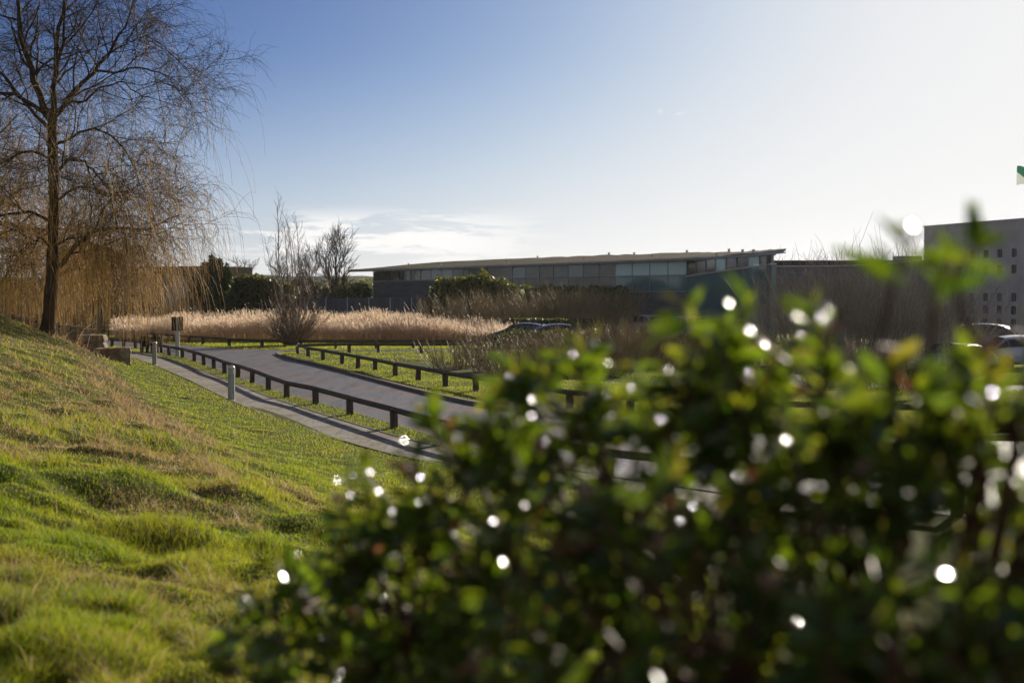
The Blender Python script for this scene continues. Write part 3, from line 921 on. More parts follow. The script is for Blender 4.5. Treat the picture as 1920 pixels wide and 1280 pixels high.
bx, by = G(285, 661)
t = thing('barrier_gate', 'dark timber gate with two wide boards under the willow twigs', 'gate', (bx, by, 0), -.12)
def gx_(p): return (p - 285) / F * by
for a in (265.5, 276, 296, 304):
    MB().box(gx_(a) - .07, gx_(a) + .07, -.07, .07, -.2, .92, None).build('post', M['dark_timber'], t, bevel=.01)
for (a, b) in ((268.5, 282), (292, 301)):
    MB().box(gx_(a), gx_(b), -.105, -.072, .3, .86).build('board', M['dark_timber'], t, bevel=.006)
for zc in (.42, .78):
    MB().box(gx_(266), gx_(304), .072, .105, zc - .04, zc + .04).build('rail', M['dark_timber'], t, bevel=.006)

mx_, my_ = P(221, 600, 134)[:2]
o = MB().box(-.06, .06, -.06, .06, -.1, .78).add([(-.06, -.06, .78), (.06, -.06, .78), (.06, .06, .78), (-.06, .06, .78), (0, 0, .84)], [(0, 1, 4), (1, 2, 4), (2, 3, 4), (3, 0, 4)]).build('marker_post', M['white_paint_and_lit_rail'])
o.location = (mx_, my_, 0)
tag(o, 'small white marker post standing behind the pale topped rail', 'post')

# ================================================================== STONES
def rock(name, L, Wd, Hh, seed, mat):
    n = 7
    rs = np.random.default_rng(seed)
    import bmesh
    bm = bmesh.new()
    bmesh.ops.create_cube(bm, size=1)
    bmesh.ops.subdivide_edges(bm, edges=bm.edges[:], cuts=9, use_grid_fill=True)
    for v in bm.verts:
        p = np.array(v.co)
        q = p.copy()
        m = np.abs(p) * 2
        # rounded corners
        k = max(0, np.sort(m)[1] - .8) * .22
        q *= 1 - k
        q = q * (L, Wd, Hh)
        nz = vnoise(np.array([q[0] * 2.2 + seed]), np.array([q[1] * 2.2 + q[2] * 3.1]))[0] - .5
        nz2 = vnoise(np.array([q[0] * 7 + seed]), np.array([q[1] * 7 + q[2] * 6.1]))[0] - .5
        layer = (vnoise(np.array([q[2] * 9.]), np.array([seed * 1.0]))[0] - .5) * .1
        s = 1 + nz * .22 + nz2 * .1
        v.co = (q[0] * (1 + nz * .1) + np.sign(q[0]) * (layer if m[0] > .9 else 0), q[1] * s + np.sign(q[1]) * (layer if m[1] > .9 else 0), q[2] * (1 + nz * .12 + nz2 * .08) + Hh * .5)
    me = bpy.data.meshes.new(name); bm.to_mesh(me); bm.free()
    me.materials.append(mat)
    for p in me.polygons: p.use_smooth = True
    me.polygons.foreach_set('use_smooth', np.zeros(len(me.polygons), bool))
    return me
def stone(px, d, L, W_, Hh, ztop, seed, rz, label):
    x = (px - 960) / F * d
    o = link('stone_block', rock('stone_block', L, W_, Hh, seed, M['stone']))
    o.location = (x, d, ztop - Hh); o.rotation_euler = (.02, -.03, rz)
    return tag(o, label, 'stone', 'stone blocks along the bank')
stone(211, 56.5, 1.35, .9, .75, .93, 3, .3, 'flat topped stone block nearest the footpath with a lit brown end')
stone(172, 60.5, 1.2, .9, .7, 1.34, 8, .1, 'weathered stone block stepped up behind the first one on the bank')
# dry stone wall
mb = MB()
wa, wb = P(-30, 578, 63), P(156, 613, 66)
rs = random.Random(4)
cs = 0
t_ = 0.0
ux_, uy_ = (wb - wa)[:2] / np.linalg.norm((wb - wa)[:2])
LW = float(np.linalg.norm((wb - wa)[:2]))
for c in range(5):
    s0 = 0
    while s0 < LW:
        ln = rs.uniform(.3, .7); f = (s0 + ln / 2) / LW
        zt = wa[2] * (1 - f) + wb[2] * f - .04 - c * .17 + rs.uniform(-.03, .03)
        dd_ = rs.uniform(-.04, .05)
        def Mw(u, v, z, s0=s0): return (wa[0] + ux_ * u - uy_ * v, wa[1] + uy_ * u + ux_ * v, z)
        mb.box(s0 + .01, s0 + ln - .01, -.22 + dd_, .22, zt - .16 + rs.uniform(-.01, .01), zt, Mw)
        s0 += ln
wl = mb.build('stone_wall', M['stone'], None, bevel=.025)
tag(wl, 'low dry stone wall on the bank crest behind the willow trunk', 'wall')

# ================================================================== WILLOWS
def willow(name, label, limbs, D, trunk, seed, ntw, gold, hang_lo=-.2, shrink=0):
    rg = np.random.default_rng(seed)
    base = P(trunk[0][0], trunk[0][1], D)
    t = thing(name, label, 'tree', tuple(base))
    def to3(px, py, dz=0):
        if shrink and px > 110: px = 110 + (px - 110) * shrink
        return P(px, py, D) + np.array([0, dz, 0])
    tp = resample(np.array([to3(*p[:2]) - base for p in trunk]), 24)
    tp[0, 2] -= .35
    tr = np.interp(np.linspace(0, 1, 24), np.linspace(0, 1, len(trunk)), [p[2] for p in trunk])
    tr[0] *= 1.4; tr[1] *= 1.12
    tr = tr * (1 + .06 * np.sin(np.arange(24) * 1.7))
    tube_obj('trunk', [(tp[None], tr[None], 12)], M['bark_dark'], t)
    big = []
    L1P, L1R = [], []
    for lb in limbs:
        pts = lb[0]; r0, r1 = lb[1], lb[2]; dep = lb[3]
        q = np.array([to3(*p) - base for p in pts])
        f = np.linspace(0, 1, len(pts))
        q[:, 1] += dep * f ** 1.2 * (1 if len(pts) else 0)
        q = resample(q, 14)
        q[1:] += rg.normal(0, .05, (13, 3))
        L1P.append(q); L1R.append(np.linspace(r0, r1, 14))
    L1P, L1R = np.array(L1P), np.array(L1R)
    big.append((L1P, L1R, 8))
    # secondary branches
    s2, d2, r2, t2 = sprout(L1P, L1R, 12, rg, .12, .98, (25, 70), .5, .12)
    ln = rg.uniform(1.6, 3.4, len(s2))
    P2 = grow(s2, d2, ln, 8, .16, (0, 0, .015), rg, -.25)
    R2 = taper(np.clip(r2, .016, .07), 9, .35)
    big.append((P2, R2, 5))
    s3, d3, r3, t3 = sprout(P2, R2, 6, rg, .2, 1, (25, 75), .55, .05)
    ln = rg.uniform(.7, 1.9, len(s3))
    P3 = grow(s3, d3, ln, 6, .18, (0, 0, -.02), rg, .5)
    R3 = taper(np.clip(r3, .008, .02), 7, .5)
    big.append((P3, R3, 3))
    tube_obj('branches', big, M['bark'], t)
    # fine twigs: spread, then droop
    allP = P3
    s4, d4, r4, t4 = sprout(P3, R3, ntw, rg, .15, 1, (20, 70), .5, 0)
    n4 = len(s4)
    ln = rg.uniform(.6, 1.5, n4)
    P4 = grow(s4, d4, ln, 6, .2, (0, 0, -.06), rg, .6)
    R4 = taper(np.full(n4, .0062), 7, .5)
    tube_obj('fine_twigs', [(P4, R4, 3)], M['twig_dark'], t)
    # long hanging golden twigs mostly from the lower and outer branches
    s5, d5, r5, t5 = sprout(P3, R3, gold, rg, .3, 1, (20, 60), .5, 0)
    zrel = s5[:, 2]
    keep = rg.random(len(s5)) < np.interp(zrel, [1, 4.5, 7, 11], [1, 1, .4, .03]) * (1 - .9 * sstep(4.2, 5.8, s5[:, 0]))
    s5, d5 = s5[keep], d5[keep]
    hg = np.clip(s5[:, 2] - rg.uniform(hang_lo - .5, 1.7, len(s5)), .6, None)
    ln = np.minimum(hg, rg.uniform(1.2, 5.2, len(s5))) * 1.05
    P5 = grow(s5, d5, ln, 9, .07, (0, 0, -.16), rg, .5)
    R5 = taper(np.full(len(s5), .0075), 10, .5)
    tube_obj('hanging_twigs', [(P5, R5, 3)], M['twig_willow'], t)
    return t

trunk = [(88, 638, .27), (92, 590, .235), (96, 540, .225), (99, 470, .2), (101, 400, .19), (101, 330, .185), (98, 260, .18), (98, 205, .17)]
limbs = [
    ([(98, 230), (78, 190), (62, 140), (52, 90), (44, 30), (36, -50), (30, -120)], .14, .03, -.8),
    ([(102, 215), (104, 160), (102, 100), (104, 60), (112, 0), (112, -70), (100, -140)], .12, .03, .8),
    ([(103, 218), (140, 175), (180, 148), (215, 125), (245, 100), (268, 60), (285, 20), (310, -20)], .1, .02, .7),
    ([(205, 132), (250, 138), (300, 122), (350, 125), (400, 145), (425, 165)], .05, .012, 1.2),
    ([(110, 205), (160, 190), (210, 195), (260, 165), (330, 170), (385, 200)], .06, .015, -2.0),
    ([(90, 222), (60, 185), (25, 178), (-20, 180), (-70, 200), (-120, 230)], .09, .02, -1.4),
    ([(92, 240), (55, 210), (10, 150), (-40, 120), (-90, 110)], .08, .02, 1.6),
    ([(97, 508), (150, 470), (200, 430), (250, 418), (300, 433), (340, 437), (385, 420), (430, 398)], .1, .014, .6),
    ([(101, 330), (135, 310), (175, 300), (215, 312), (260, 345), (300, 400)], .06, .014, -1.5),
    ([(101, 380), (140, 352), (180, 342), (230, 360), (275, 400), (305, 460)], .055, .012, 1.5),
    ([(100, 270), (150, 255), (200, 235), (250, 250), (300, 290), (335, 345)], .06, .014, .2),
    ([(98, 300), (60, 282), (20, 285), (-30, 310), (-80, 360)], .06, .014, 1.2),
    ([(99, 420), (60, 395), (20, 400), (-30, 430), (-80, 480)], .06, .014, -1.0),
    ([(99, 350), (110, 310), (125, 300), (150, 330), (165, 380)], .05, .014, -3.2),
    ([(99, 300), (85, 260), (70, 250), (50, 270), (40, 320)], .05, .014, 3.4),
    ([(97, 470), (120, 440), (150, 440), (190, 470), (230, 520)], .05, .012, 2.6),
    ([(97, 480), (75, 450), (45, 445), (10, 470), (-20, 510)], .05, .012, 2.2),
    ([(100, 180), (120, 120), (150, 60), (170, 0), (190, -60)], .07, .02, -2.2),
    ([(62, 140), (30, 100), (0, 40), (-40, -20)], .06, .018, 2.0),
    ([(230, 110), (270, 95), (310, 80), (360, 70), (400, 90)], .04, .012, -.8),
]
willow('willow_tree', 'tall bare weeping willow with dark trunk on the bank, golden twigs hanging right', limbs, 52, trunk, 5, 8, 4, -.2, .68)
limbs2 = [
    ([(-92, 400), (-60, 340), (-30, 300), (0, 290), (40, 310)], .12, .02, .5),
    ([(-92, 420), (-50, 380), (0, 370), (50, 390), (90, 430)], .1, .02, -1.2),
    ([(-92, 440), (-40, 420), (10, 420), (60, 430), (110, 460), (150, 490)], .09, .02, 1.4),
    ([(-92, 420), (-120, 330), (-130, 250), (-120, 200)], .1, .02, 1),
    ([(-92, 450), (-20, 440), (60, 420), (130, 430), (190, 450), (225, 480)], .09, .02, 3.5),
    ([(-92, 470), (-60, 470), (0, 470), (70, 470), (130, 480), (190, 500)], .07, .016, 5.5),
    ([(-92, 380), (-50, 300), (-20, 240), (0, 200)], .1, .02, 2.5),
]
willow('willow_tree', 'second weeping willow mostly out of frame whose golden twigs curtain the picture edge', limbs2, 67, [(-98, 640, .3), (-95, 560, .26), (-92, 480, .23), (-92, 400, .2)], 9, 2, 12, -1.0)

# ================================================================== BARE TREES
def bare_tree(name, label, x, y, z0, Hh, seed, trunk_r=.16, spread=.35, k1=9, k2=7, k3=6, up=.04, mats=('bark', 'twig_far'), tw=.012, t0=.25, group=None, ang=(22, 50)):
    rg = np.random.default_rng(seed)
    t = thing(name, label, 'tree', (x, y, z0), 0, group)
    TP = grow(np.array([[0, 0, -.2]]), np.array([[rg.normal(0, .05), rg.normal(0, .05), 1]]), np.array([Hh * .82]), 10, .05, (0, 0, .05), rg)
    TR = np.linspace(trunk_r, trunk_r * .15, 11)[None]
    tube_obj('trunk', [(TP, TR, 9)], M[mats[0]], t)
    s, d, r, tt = sprout(TP, TR, k1, rg, t0, .95, ang, .6, spread)
    P1 = grow(s, d, Hh * (.62 - .42 * tt) * rg.uniform(.8, 1.15, len(s)), 8, .1, (0, 0, up), rg)
    R1 = taper(np.clip(r, .02, .12), 9, .25)
    s, d, r, tt = sprout(P1, R1, k2, rg, .2, 1, (20, 50), .55, .1)
    P2 = grow(s, d, Hh * rg.uniform(.1, .24, len(s)), 6, .12, (0, 0, up), rg)
    R2 = taper(np.clip(r, tw * 1.2, .05), 7, .35)
    s, d, r, tt = sprout(P2, R2, k3, rg, .2, 1, (18, 50), .5, .05)
    P3 = grow(s, d, Hh * rg.uniform(.05, .12, len(s)), 4, .12, (0, 0, up), rg)
    R3 = taper(np.full(len(s), tw), 5, .5)
    tube_obj('crown', [(P1, R1, 5), (P2, R2, 4), (P3, R3, 3)], M[mats[1]], t)
    return t
def at(px, d): return (px - 960) / F * d
bare_tree('bare_tree', 'rounded bare tree with a forked trunk left of the glass building', at(628, 150), 150, -.5, 10.2, 3, .28, .25, 13, 8, 7, .05, ('bark', 'bark'), .02, .2)
bare_tree('bare_tree', 'small rounded bare tree on the skyline beside the dark conifer', at(466, 260), 260, 0, 9.4, 5, .25, .15, 10, 7, 6, .05, ('bark', 'twig_far'), .028)
bare_tree('bare_tree', 'bare tree on the skyline behind the slender birch', at(528, 300), 300, 0, 10.0, 6, .25, .15, 10, 7, 6, .05, ('bark', 'twig_far'), .03)
bare_tree('bare_tree', 'bushy bare tree with brown twigs just right of the birch stems', at(588, 140), 140, -.5, 8.2, 16, .16, .3, 12, 8, 7, .05, ('bark', 'twig_birch'), .018, .1)

def multistem(name, label, x, y, stems, nbasal, seed, tall_mats=('bark_birch', 'twig_birch'), basal=2.6):
    rg = np.random.default_rng(seed)
    t = thing(name, label, 'tree', (x, y, -.02))
    Ps, Rs = [], []
    for (dx, H_, r, b) in stems:
        q = grow(np.array([[b * .3, rg.normal(0, .15), -.1]]), np.array([[dx / H_ * .9, rg.normal(0, .05), 1.]]), np.array([H_]), 12, .035, (0, 0, .03), rg)
        Ps.append(q[0]); Rs.append(np.linspace(r, .012, 13))
    Ps, Rs = np.array(Ps), np.array(Rs)
    tube_obj('stems', [(Ps, Rs, 7)], M[tall_mats[0]], t)
    s, d, r, tt = sprout(Ps, Rs, 22, rg, .15, 1, (18, 42), .45, .3)
    P2 = grow(s, d, rg.uniform(.6, 1.7, len(s)) * (1.25 - .7 * tt), 6, .08, (0, 0, .05), rg)
    R2 = taper(np.clip(r, .009, .02), 7, .4)
    s, d, r, tt = sprout(P2, R2, 5, rg, .2, 1, (18, 45), .5, .05)
    P3 = grow(s, d, rg.uniform(.25, .65, len(s)), 4, .1, (0, 0, .03), rg)
    R3 = taper(np.full(len(s), .0075), 5, .5)
    # basal shoots
    a = rg.uniform(0, 2 * math.pi, nbasal); el = rg.uniform(.55, 1.35, nbasal)
    d = np.stack([np.cos(a) * np.cos(el), np.sin(a) * np.cos(el), np.sin(el)], -1)
    st = np.stack([np.cos(a) * rg.uniform(0, .45, nbasal), np.sin(a) * rg.uniform(0, .4, nbasal), np.full(nbasal, -.05)], -1)
    P4 = grow(st, d, rg.uniform(1.4, basal + .8, nbasal), 7, .07, (0, 0, .035), rg)
    R4 = taper(rg.uniform(.012, .026, nbasal), 8, .3)
    s, d, r, tt = sprout(P4, R4, 6, rg, .25, 1, (15, 40), .5, .05)
    P5 = grow(s, d, rg.uniform(.4, 1.1, len(s)), 4, .1, (0, 0, .03), rg)
    R5 = taper(np.full(len(s), .008), 5, .5)
    tube_obj('twigs', [(P2, R2, 4), (P3, R3, 3), (P4, R4, 4), (P5, R5, 3)], M[tall_mats[1]], t)
    return t
bx, by = G(548, 647)
multistem('birch_tree', 'slender multi stemmed bare birch with spreading basal shoots in front of the reeds', bx, by,
          [(-1.1, 8.6, .07, -.5), (-.3, 7.2, .055, -.2), (.15, 7.6, .065, .1), (.9, 7.5, .06, .5), (-1.7, 6.0, .045, -.8), (.5, 6.6, .05, .3), (1.3, 5.6, .04, .8), (-.7, 6.2, .045, -.4)], 150, 21)

# scrub
def scrub(name, label, cat, x, y, z0, Hh, w_, n, seed, mat='twig_scrub', tw=.009, group=None, el=(.95, 1.5), k=6):
    rg = np.random.default_rng(seed)
    a = rg.uniform(0, 2 * math.pi, n); e = rg.uniform(el[0], el[1], n)
    d = np.stack([np.cos(a) * np.cos(e), np.sin(a) * np.cos(e), np.sin(e)], -1)
    rr = np.sqrt(rg.random(n)) * w_
    st = np.stack([np.cos(a) * rr, np.sin(a) * rr, np.full(n, -.1)], -1)
    P1 = grow(st, d, Hh * rg.uniform(.6, 1.1, n), 7, .06, (0, 0, .03), rg)
    R1 = taper(rg.uniform(tw * 1.2, tw * 2.4, n), 8, .35)
    s, d, r, tt = sprout(P1, R1, k, rg, .25, 1, (15, 42), .5, .08)
    P2 = grow(s, d, Hh * rg.uniform(.12, .32, len(s)), 4, .1, (0, 0, .03), rg)
    R2 = taper(np.full(len(s), tw), 5, .5)
    o = tube_obj(name, [(P1, R1, 4), (P2, R2, 3)], M[mat], None)
    o.location = (x, y, z0)
    return tag(o, label, cat, group)

# front scrub on the island, in and beside the ditch
sc_front = [(846, 58, 1.9, .5, 40, 'sparse leafless shrub at the start of the ditch, left of all the island scrub'),
            (890, 60, 1.7, .6, 50, 'bare shrub on the island beside the sparse one'),
            (935, 56, 1.5, .9, 120, 'low bare shrub at the ditch in front of the reed end'),
            (985, 53, 1.5, 1.1, 150, 'dense low bare shrub below the left parked car with its bright roof arc'),
            (1040, 55, 1.5, 1.2, 160, 'dense bare shrub below the second parked car'),
            (1095, 56, 1.75, 1.2, 150, 'taller bare shrub right of the two parked cars'),
            (1150, 55, 2.0, 1.2, 150, 'dense bare shrub half behind the leafy bush top'),
            (1205, 57, 1.9, 1.2, 140, 'dense bare shrub behind the first leaves of the bush, under the row of cars'),
            (1265, 58, 1.8, 1.2, 130, 'bare shrub seen through the bush below the row of cars'),
            (1010, 66, 1.3, 1.6, 140, 'low spreading bare shrub at the far rail of the island')]
for i, (px, d, H_, w_, n, lb) in enumerate(sc_front):
    scrub('bare_shrub', lb, 'shrub', at(px, d), d, float(isl_h(np.array([at(px, d)]), np.array([d]))[0]), H_, w_, n, 100 + i, group='bare shrubs on the grass island')
sc_back = [(838, 96, 2.9, 1.6, 90, 'bare shrub in front of the round evergreen, behind the reeds'),
           (895, 97, 3.1, 1.8, 120, 'bare shrub behind the end of the reed bed'),
           (950, 98, 3.3, 2.0, 140, 'tall bare shrub behind the left parked car'),
           (1010, 99, 3.4, 2.0, 150, 'tall bare shrub between the two parked cars'),
           (1070, 100, 3.5, 2.0, 150, 'tall bare shrub right behind the second parked car'),
           (1130, 101, 3.5, 2.2, 150, 'tall bare shrub left of the row of car roofs'),
           (1190, 108, 3.5, 2.2, 130, 'tall bare shrub behind the row of car roofs, left end'),
           (1250, 110, 3.5, 2.2, 120, 'tall bare shrub behind the row of car roofs, by the bush')]
for i, (px, d, H_, w_, n, lb) in enumerate(sc_back):
    scrub('bare_shrub', lb, 'shrub', at(px, d), d, 0, H_, w_, n, 200 + i, tw=.013, group='tall bare shrubs behind the parked cars')
for i, px in enumerate(range(-60, 330, 42)):
    d = 112 + (i % 3) * 5
    scrub('bare_shrub', ['brown bare shrub at the picture edge behind the second willow', 'brown bare shrub seen between the second willow and the trunk', 'brown bare shrub left of the dark willow trunk', 'brown bare shrub directly behind the dark willow trunk', 'brown bare shrub right of the trunk behind hanging twigs', 'brown bare shrub behind the white marker post', 'brown bare shrub between the marker post and the reeds', 'brown bare shrub behind the left end of the reed bed', 'brown bare shrub behind the barrier gate', 'brown bare shrub left of the dark conifer'][i], 'shrub', at(px, d), d, 0, 3.4 if px < 240 else 2.6, 2.0, 130, 500 + i, 'twig_birch', .014, 'brown bare shrubs behind the willow')
# thicket at right
th = [(1480, 62, 4.2, 1.2, 60, 'thin bare thicket right of the pointed roof tip'),
      (1530, 60, 4.3, 1.4, 90, 'glinting bare thicket before the brown roofed wing, left end'),
      (1580, 58, 4.4, 1.4, 100, 'glinting bare thicket before the middle of the brown roofed wing'),
      (1630, 58, 4.5, 1.4, 100, 'glinting bare thicket behind the drooping top sprig of the bush'),
      (1680, 60, 4.9, 1.4, 100, 'tall bare thicket just left of the concrete block'),
      (1730, 62, 4.6, 1.3, 80, 'bare thicket against the corner of the concrete block'),
      (1780, 60, 3.5, 1.2, 70, 'lower bare thicket before the left windows of the concrete block')]
for i, (px, d, H_, w_, n, lb) in enumerate(th):
    scrub('bare_thicket', lb, 'shrub', at(px, d), d, 0, H_, w_, n, 300 + i, 'twig_glint', .009, 'bare thickets before the right hand buildings', (1.1, 1.5), 7)
for i, (px, d, lb) in enumerate([(1560, 48, 'low bare shrub among the leaves below the glinting thicket'), (1640, 47, 'low bare shrub showing through gaps of the bush'), (1720, 46, 'low bare shrub left of the dark parked car'), (1340, 60, 'low bare shrub below the row of car roofs, behind bright bokeh leaves'), (1420, 58, 'low bare shrub behind the dense bush top')]):
    scrub('bare_shrub', lb, 'shrub', at(px, d), d, 0, 1.7, 1.2, 90, 400 + i, 'twig_glint', .008, 'low bare shrubs behind the leafy bush', (.9, 1.5), 6)

# ================================================================== EVERGREENS
def leaf_cloud(name, blobs, n, size, mat, seed, parent=None, shell=.45, stretch=1.0):
    rg = np.random.default_rng(seed)
    vols = np.array([b[3] * b[4] * b[5] for b in blobs]); pr_ = vols ** .75; pr_ = pr_ / pr_.sum()
    bi = rg.choice(len(blobs), n, p=pr_)
    B = np.array(blobs)[bi]
    v = norm(rg.normal(0, 1, (n, 3)))
    rad = 1 - shell * rg.random(n) ** 1.4
    rad *= .82 + .36 * vnoise(v[:, 0] * 3 + bi * 7, v[:, 2] * 3 + v[:, 1] * 2, seed)
    c = B[:, :3] + v * B[:, 3:6] * rad[:, None]
    a, b = norm(rg.normal(0, 1, (n, 3))), norm(rg.normal(0, 1, (n, 3)))
    b = norm(np.cross(a, b))
    s = size * rg.uniform(.6, 1.4, n)[:, None]
    Vv = np.stack([c - a * s * stretch, c - b * s * .5, c + a * s * stretch, c + b * s * .5], 1).reshape(-1, 3)
    tint = np.repeat(np.clip(rg.normal(.45, .25, n), 0, 1), 4)
    return link(name, mesh_np(name, Vv, np.arange(n * 4).reshape(n, 4), M[mat], False, {'tint': tint}), parent)

def evergreen(name, label, cat, blobs, n, size, mat, seed, group=None, trunk=True, stretch=1.0):
    c = np.mean(np.array(blobs)[:, :2], axis=0)
    t = thing(name, label, cat, (c[0], c[1], 0), 0, group)
    bl = [(b[0] - c[0], b[1] - c[1], *b[2:]) for b in blobs]
    rg = np.random.default_rng(seed)
    ends = np.array([[b[0], b[1], b[2]] for b in bl]); st_ = np.stack([ends[:, 0] * .3, ends[:, 1] * .3, np.full(len(bl), -.3)], -1)
    Pm = np.stack([st_ * (1 - f) + ends * f for f in np.linspace(0, 1, 6)], 1)
    Pm[:, 1:-1] += rg.normal(0, .06, (len(bl), 4, 3))
    tube_obj('stems', [(Pm, taper(np.full(len(bl), .07), 6, .3), 6)], M['bark'], t)
    leaf_cloud('foliage', bl, n, size, mat, seed, t, stretch=stretch)
    return t

def blob(px, py, d, rx, rz, ry=None):
    """ellipsoid centred on pixel (px,py) at depth d, radii in pixels"""
    p = P(px, py, d); k = d / F
    return (p[0], p[1], p[2], rx * k, (ry or rx) * k, rz * k)
# conifer beside the far building
evergreen('conifer', 'dark green conifer with ragged tips left of the birch', 'tree',
          [blob(402, 560, 118, 26, 30), blob(404, 530, 118, 22, 30), blob(402, 505, 118, 13, 22), blob(388, 520, 118, 16, 28), blob(418, 525, 118, 15, 24), blob(398, 492, 118, 5, 14), blob(412, 497, 118, 5, 13), blob(426, 505, 118, 4, 12), blob(372, 545, 118, 18, 30)], 9000, .16, 'conifer', 31, stretch=1.6)
evergreen('evergreen_shrub', 'olive green evergreen shrub between the conifer and the birch', 'shrub',
          [blob(440, 545, 122, 36, 26), blob(470, 542, 122, 34, 28), blob(500, 545, 122, 30, 27), blob(425, 565, 122, 30, 22), blob(530, 552, 122, 26, 22)], 13000, .14, 'ivy', 32)
evergreen('evergreen_shrub', 'round dark evergreen with yellowish top before the glass building', 'shrub',
          [blob(830, 560, 105, 28, 40), blob(870, 552, 105, 42, 36), blob(905, 545, 105, 36, 36), blob(940, 553, 105, 30, 30), blob(960, 562, 105, 26, 26), blob(880, 580, 105, 60, 26), blob(815, 575, 105, 18, 26)], 22000, .12, 'ivy', 33)
hb = [blob(x, 555 + (i % 2) * 3, 108, 24, 21) for i, x in enumerate(range(985, 1300, 22))]
evergreen('hedge', 'long clipped ivy hedge below the teal windows of the building', 'hedge', hb + [blob(x, 580, 108, 26, 24) for x in range(985, 1300, 30)], 30000, .11, 'ivy', 34)
evergreen('evergreen_tree', 'dark evergreen tree behind the willow trunk', 'tree',
          [blob(170, 490, 112, 45, 34), blob(205, 500, 112, 34, 32), blob(140, 505, 112, 40, 40), blob(180, 540, 112, 50, 40)], 12000, .16, 'conifer', 35)
evergreen('evergreen_shrub', 'olive shrub behind the bare rounded tree, left of the slate wall', 'shrub',
          [blob(640, 560, 146, 34, 22), blob(672, 556, 146, 26, 24), blob(600, 560, 146, 30, 26), blob(570, 552, 146, 34, 30)], 12000, .14, 'ivy', 36)
evergreen('hedge', 'low hedge strip at the edge of the car park behind the two cars', 'hedge',
          [blob(x, 606, 93, 20, 9) for x in range(960, 1135, 22)], 12000, .09, 'ivy', 37)

evergreen('hedge', 'low scruffy hedge in front of the two parked cars by the reeds', 'hedge',
          [blob(x, 640, 76.5, 16, 20 + (k * 7) % 5) for k, x in enumerate(range(948, 1120, 14))], 9000, .07, 'ivy', 41)

# far woodland seen as one mass along the horizon
wb_ = []
rs = random.Random(12)
for i in range(150):
    px = rs.uniform(-150, 720); d = rs.uniform(330, 620)
    wb_.append(blob(px, rs.uniform(533, 545), d, rs.uniform(9, 18), rs.uniform(7, 13)))
for i in range(60):
    px = rs.uniform(1450, 2200); d = rs.uniform(330, 620)
    wb_.append(blob(px, rs.uniform(536, 546), d, rs.uniform(9, 18), rs.uniform(6, 10)))
tag(leaf_cloud('woodland', wb_, 26000, .7, 'ivy', 38), 'distant belt of trees along the horizon', 'woodland', None, 'stuff')

# ================================================================== BUILDINGS
def facade(A, B):
    A, B = np.array(A, float), np.array(B, float)
    u = (B - A) / np.linalg.norm(B - A); n_ = np.array([u[1], -u[0]])
    L = float(np.linalg.norm(B - A))
    return L, (lambda s, o, z: (A[0] + u[0] * s + n_[0] * o, A[1] + u[1] * s + n_[1] * o, z))

A_, B_ = (-14.6, 150), (12.4, 101)
L, Mf = facade(A_, B_)
t = thing('glass_building', 'long low building with brown planted roof and teal glazing behind the scrub', 'building', ((A_[0] + B_[0]) / 2, (A_[1] + B_[1]) / 2, 0))
ctr = np.array([(A_[0] + B_[0]) / 2, (A_[1] + B_[1]) / 2, 0])
def loc(f): return lambda s, o, z: tuple(np.array(f(s, o, z)) - ctr)
Mf = loc(Mf)
bay = L / 24
Z0, Z1, Z2 = 3.25, 4.4, 5.42
# body wall behind the glazing
m = MB().box(0, L, -6, -.3, -.5, 5.4, Mf)
m.build('wall', M['slate'], t)
m = MB().box(0, bay * 6.2, -.3, .05, -.5, Z1 - .06, Mf)
m.build('slate_panel', M['slate'], t)
m = MB()
for k in range(1, 9):
    z = k * .5
    m.box(0, bay * 6.2, .05, .062, z, z + .03, Mf)
m.build('panel_joint', M['wall_panel'], t)
upper = []
for k in range(24):
    if k < 6: mt = 'glass_olive'
    elif k < 8: mt = 'glass_teal'
    elif k < 20: mt = ('glass_blind', 'glass_brown', 'glass_blind', 'glass_teal')[(k * 7) % 4]
    else: mt = 'glass_pale'
    o = MB().box(k * bay + .05, (k + 1) * bay - .05, -.06, -.02, Z1 + .05, Z2 - .05, Mf).build('window', M[mt], t)
    if k >= 6:
        mt = 'glass_teal' if (k < 8 or k >= 20) else ('glass_brown', 'glass_blind', 'glass_brown')[k % 3]
        z0 = 1.2 if k < 8 else Z0
        MB().box(k * bay + .05, (k + 1) * bay - .05, -.06, -.02, z0 + .05, Z1 - .05, Mf).build('window', M[mt], t)
m = MB()
for k in range(25):
    m.box(k * bay - .03, k * bay + .03, -.1, .0, Z0 if (k > 8 or k < 6) else 1.2, Z2, Mf) if k >= 6 else m.box(k * bay - .03, k * bay + .03, -.1, .02, Z1, Z2, Mf)
m.box(0, L, -.28, -.02, Z2 - .02, Z2 + .16, Mf)
m.box(0, L, -.1, .08, Z1 - .05, Z1 + .05, Mf)
m.box(bay * 6.2, L, -.1, .07, Z0 - .06, Z0 + .04, Mf)
m.build('window_frame', M['mullion'], t)
m = MB().box(bay * 8, L, -.3, .03, -.5, Z0 - .06, Mf); m.build('base_wall', M['slate'], t)
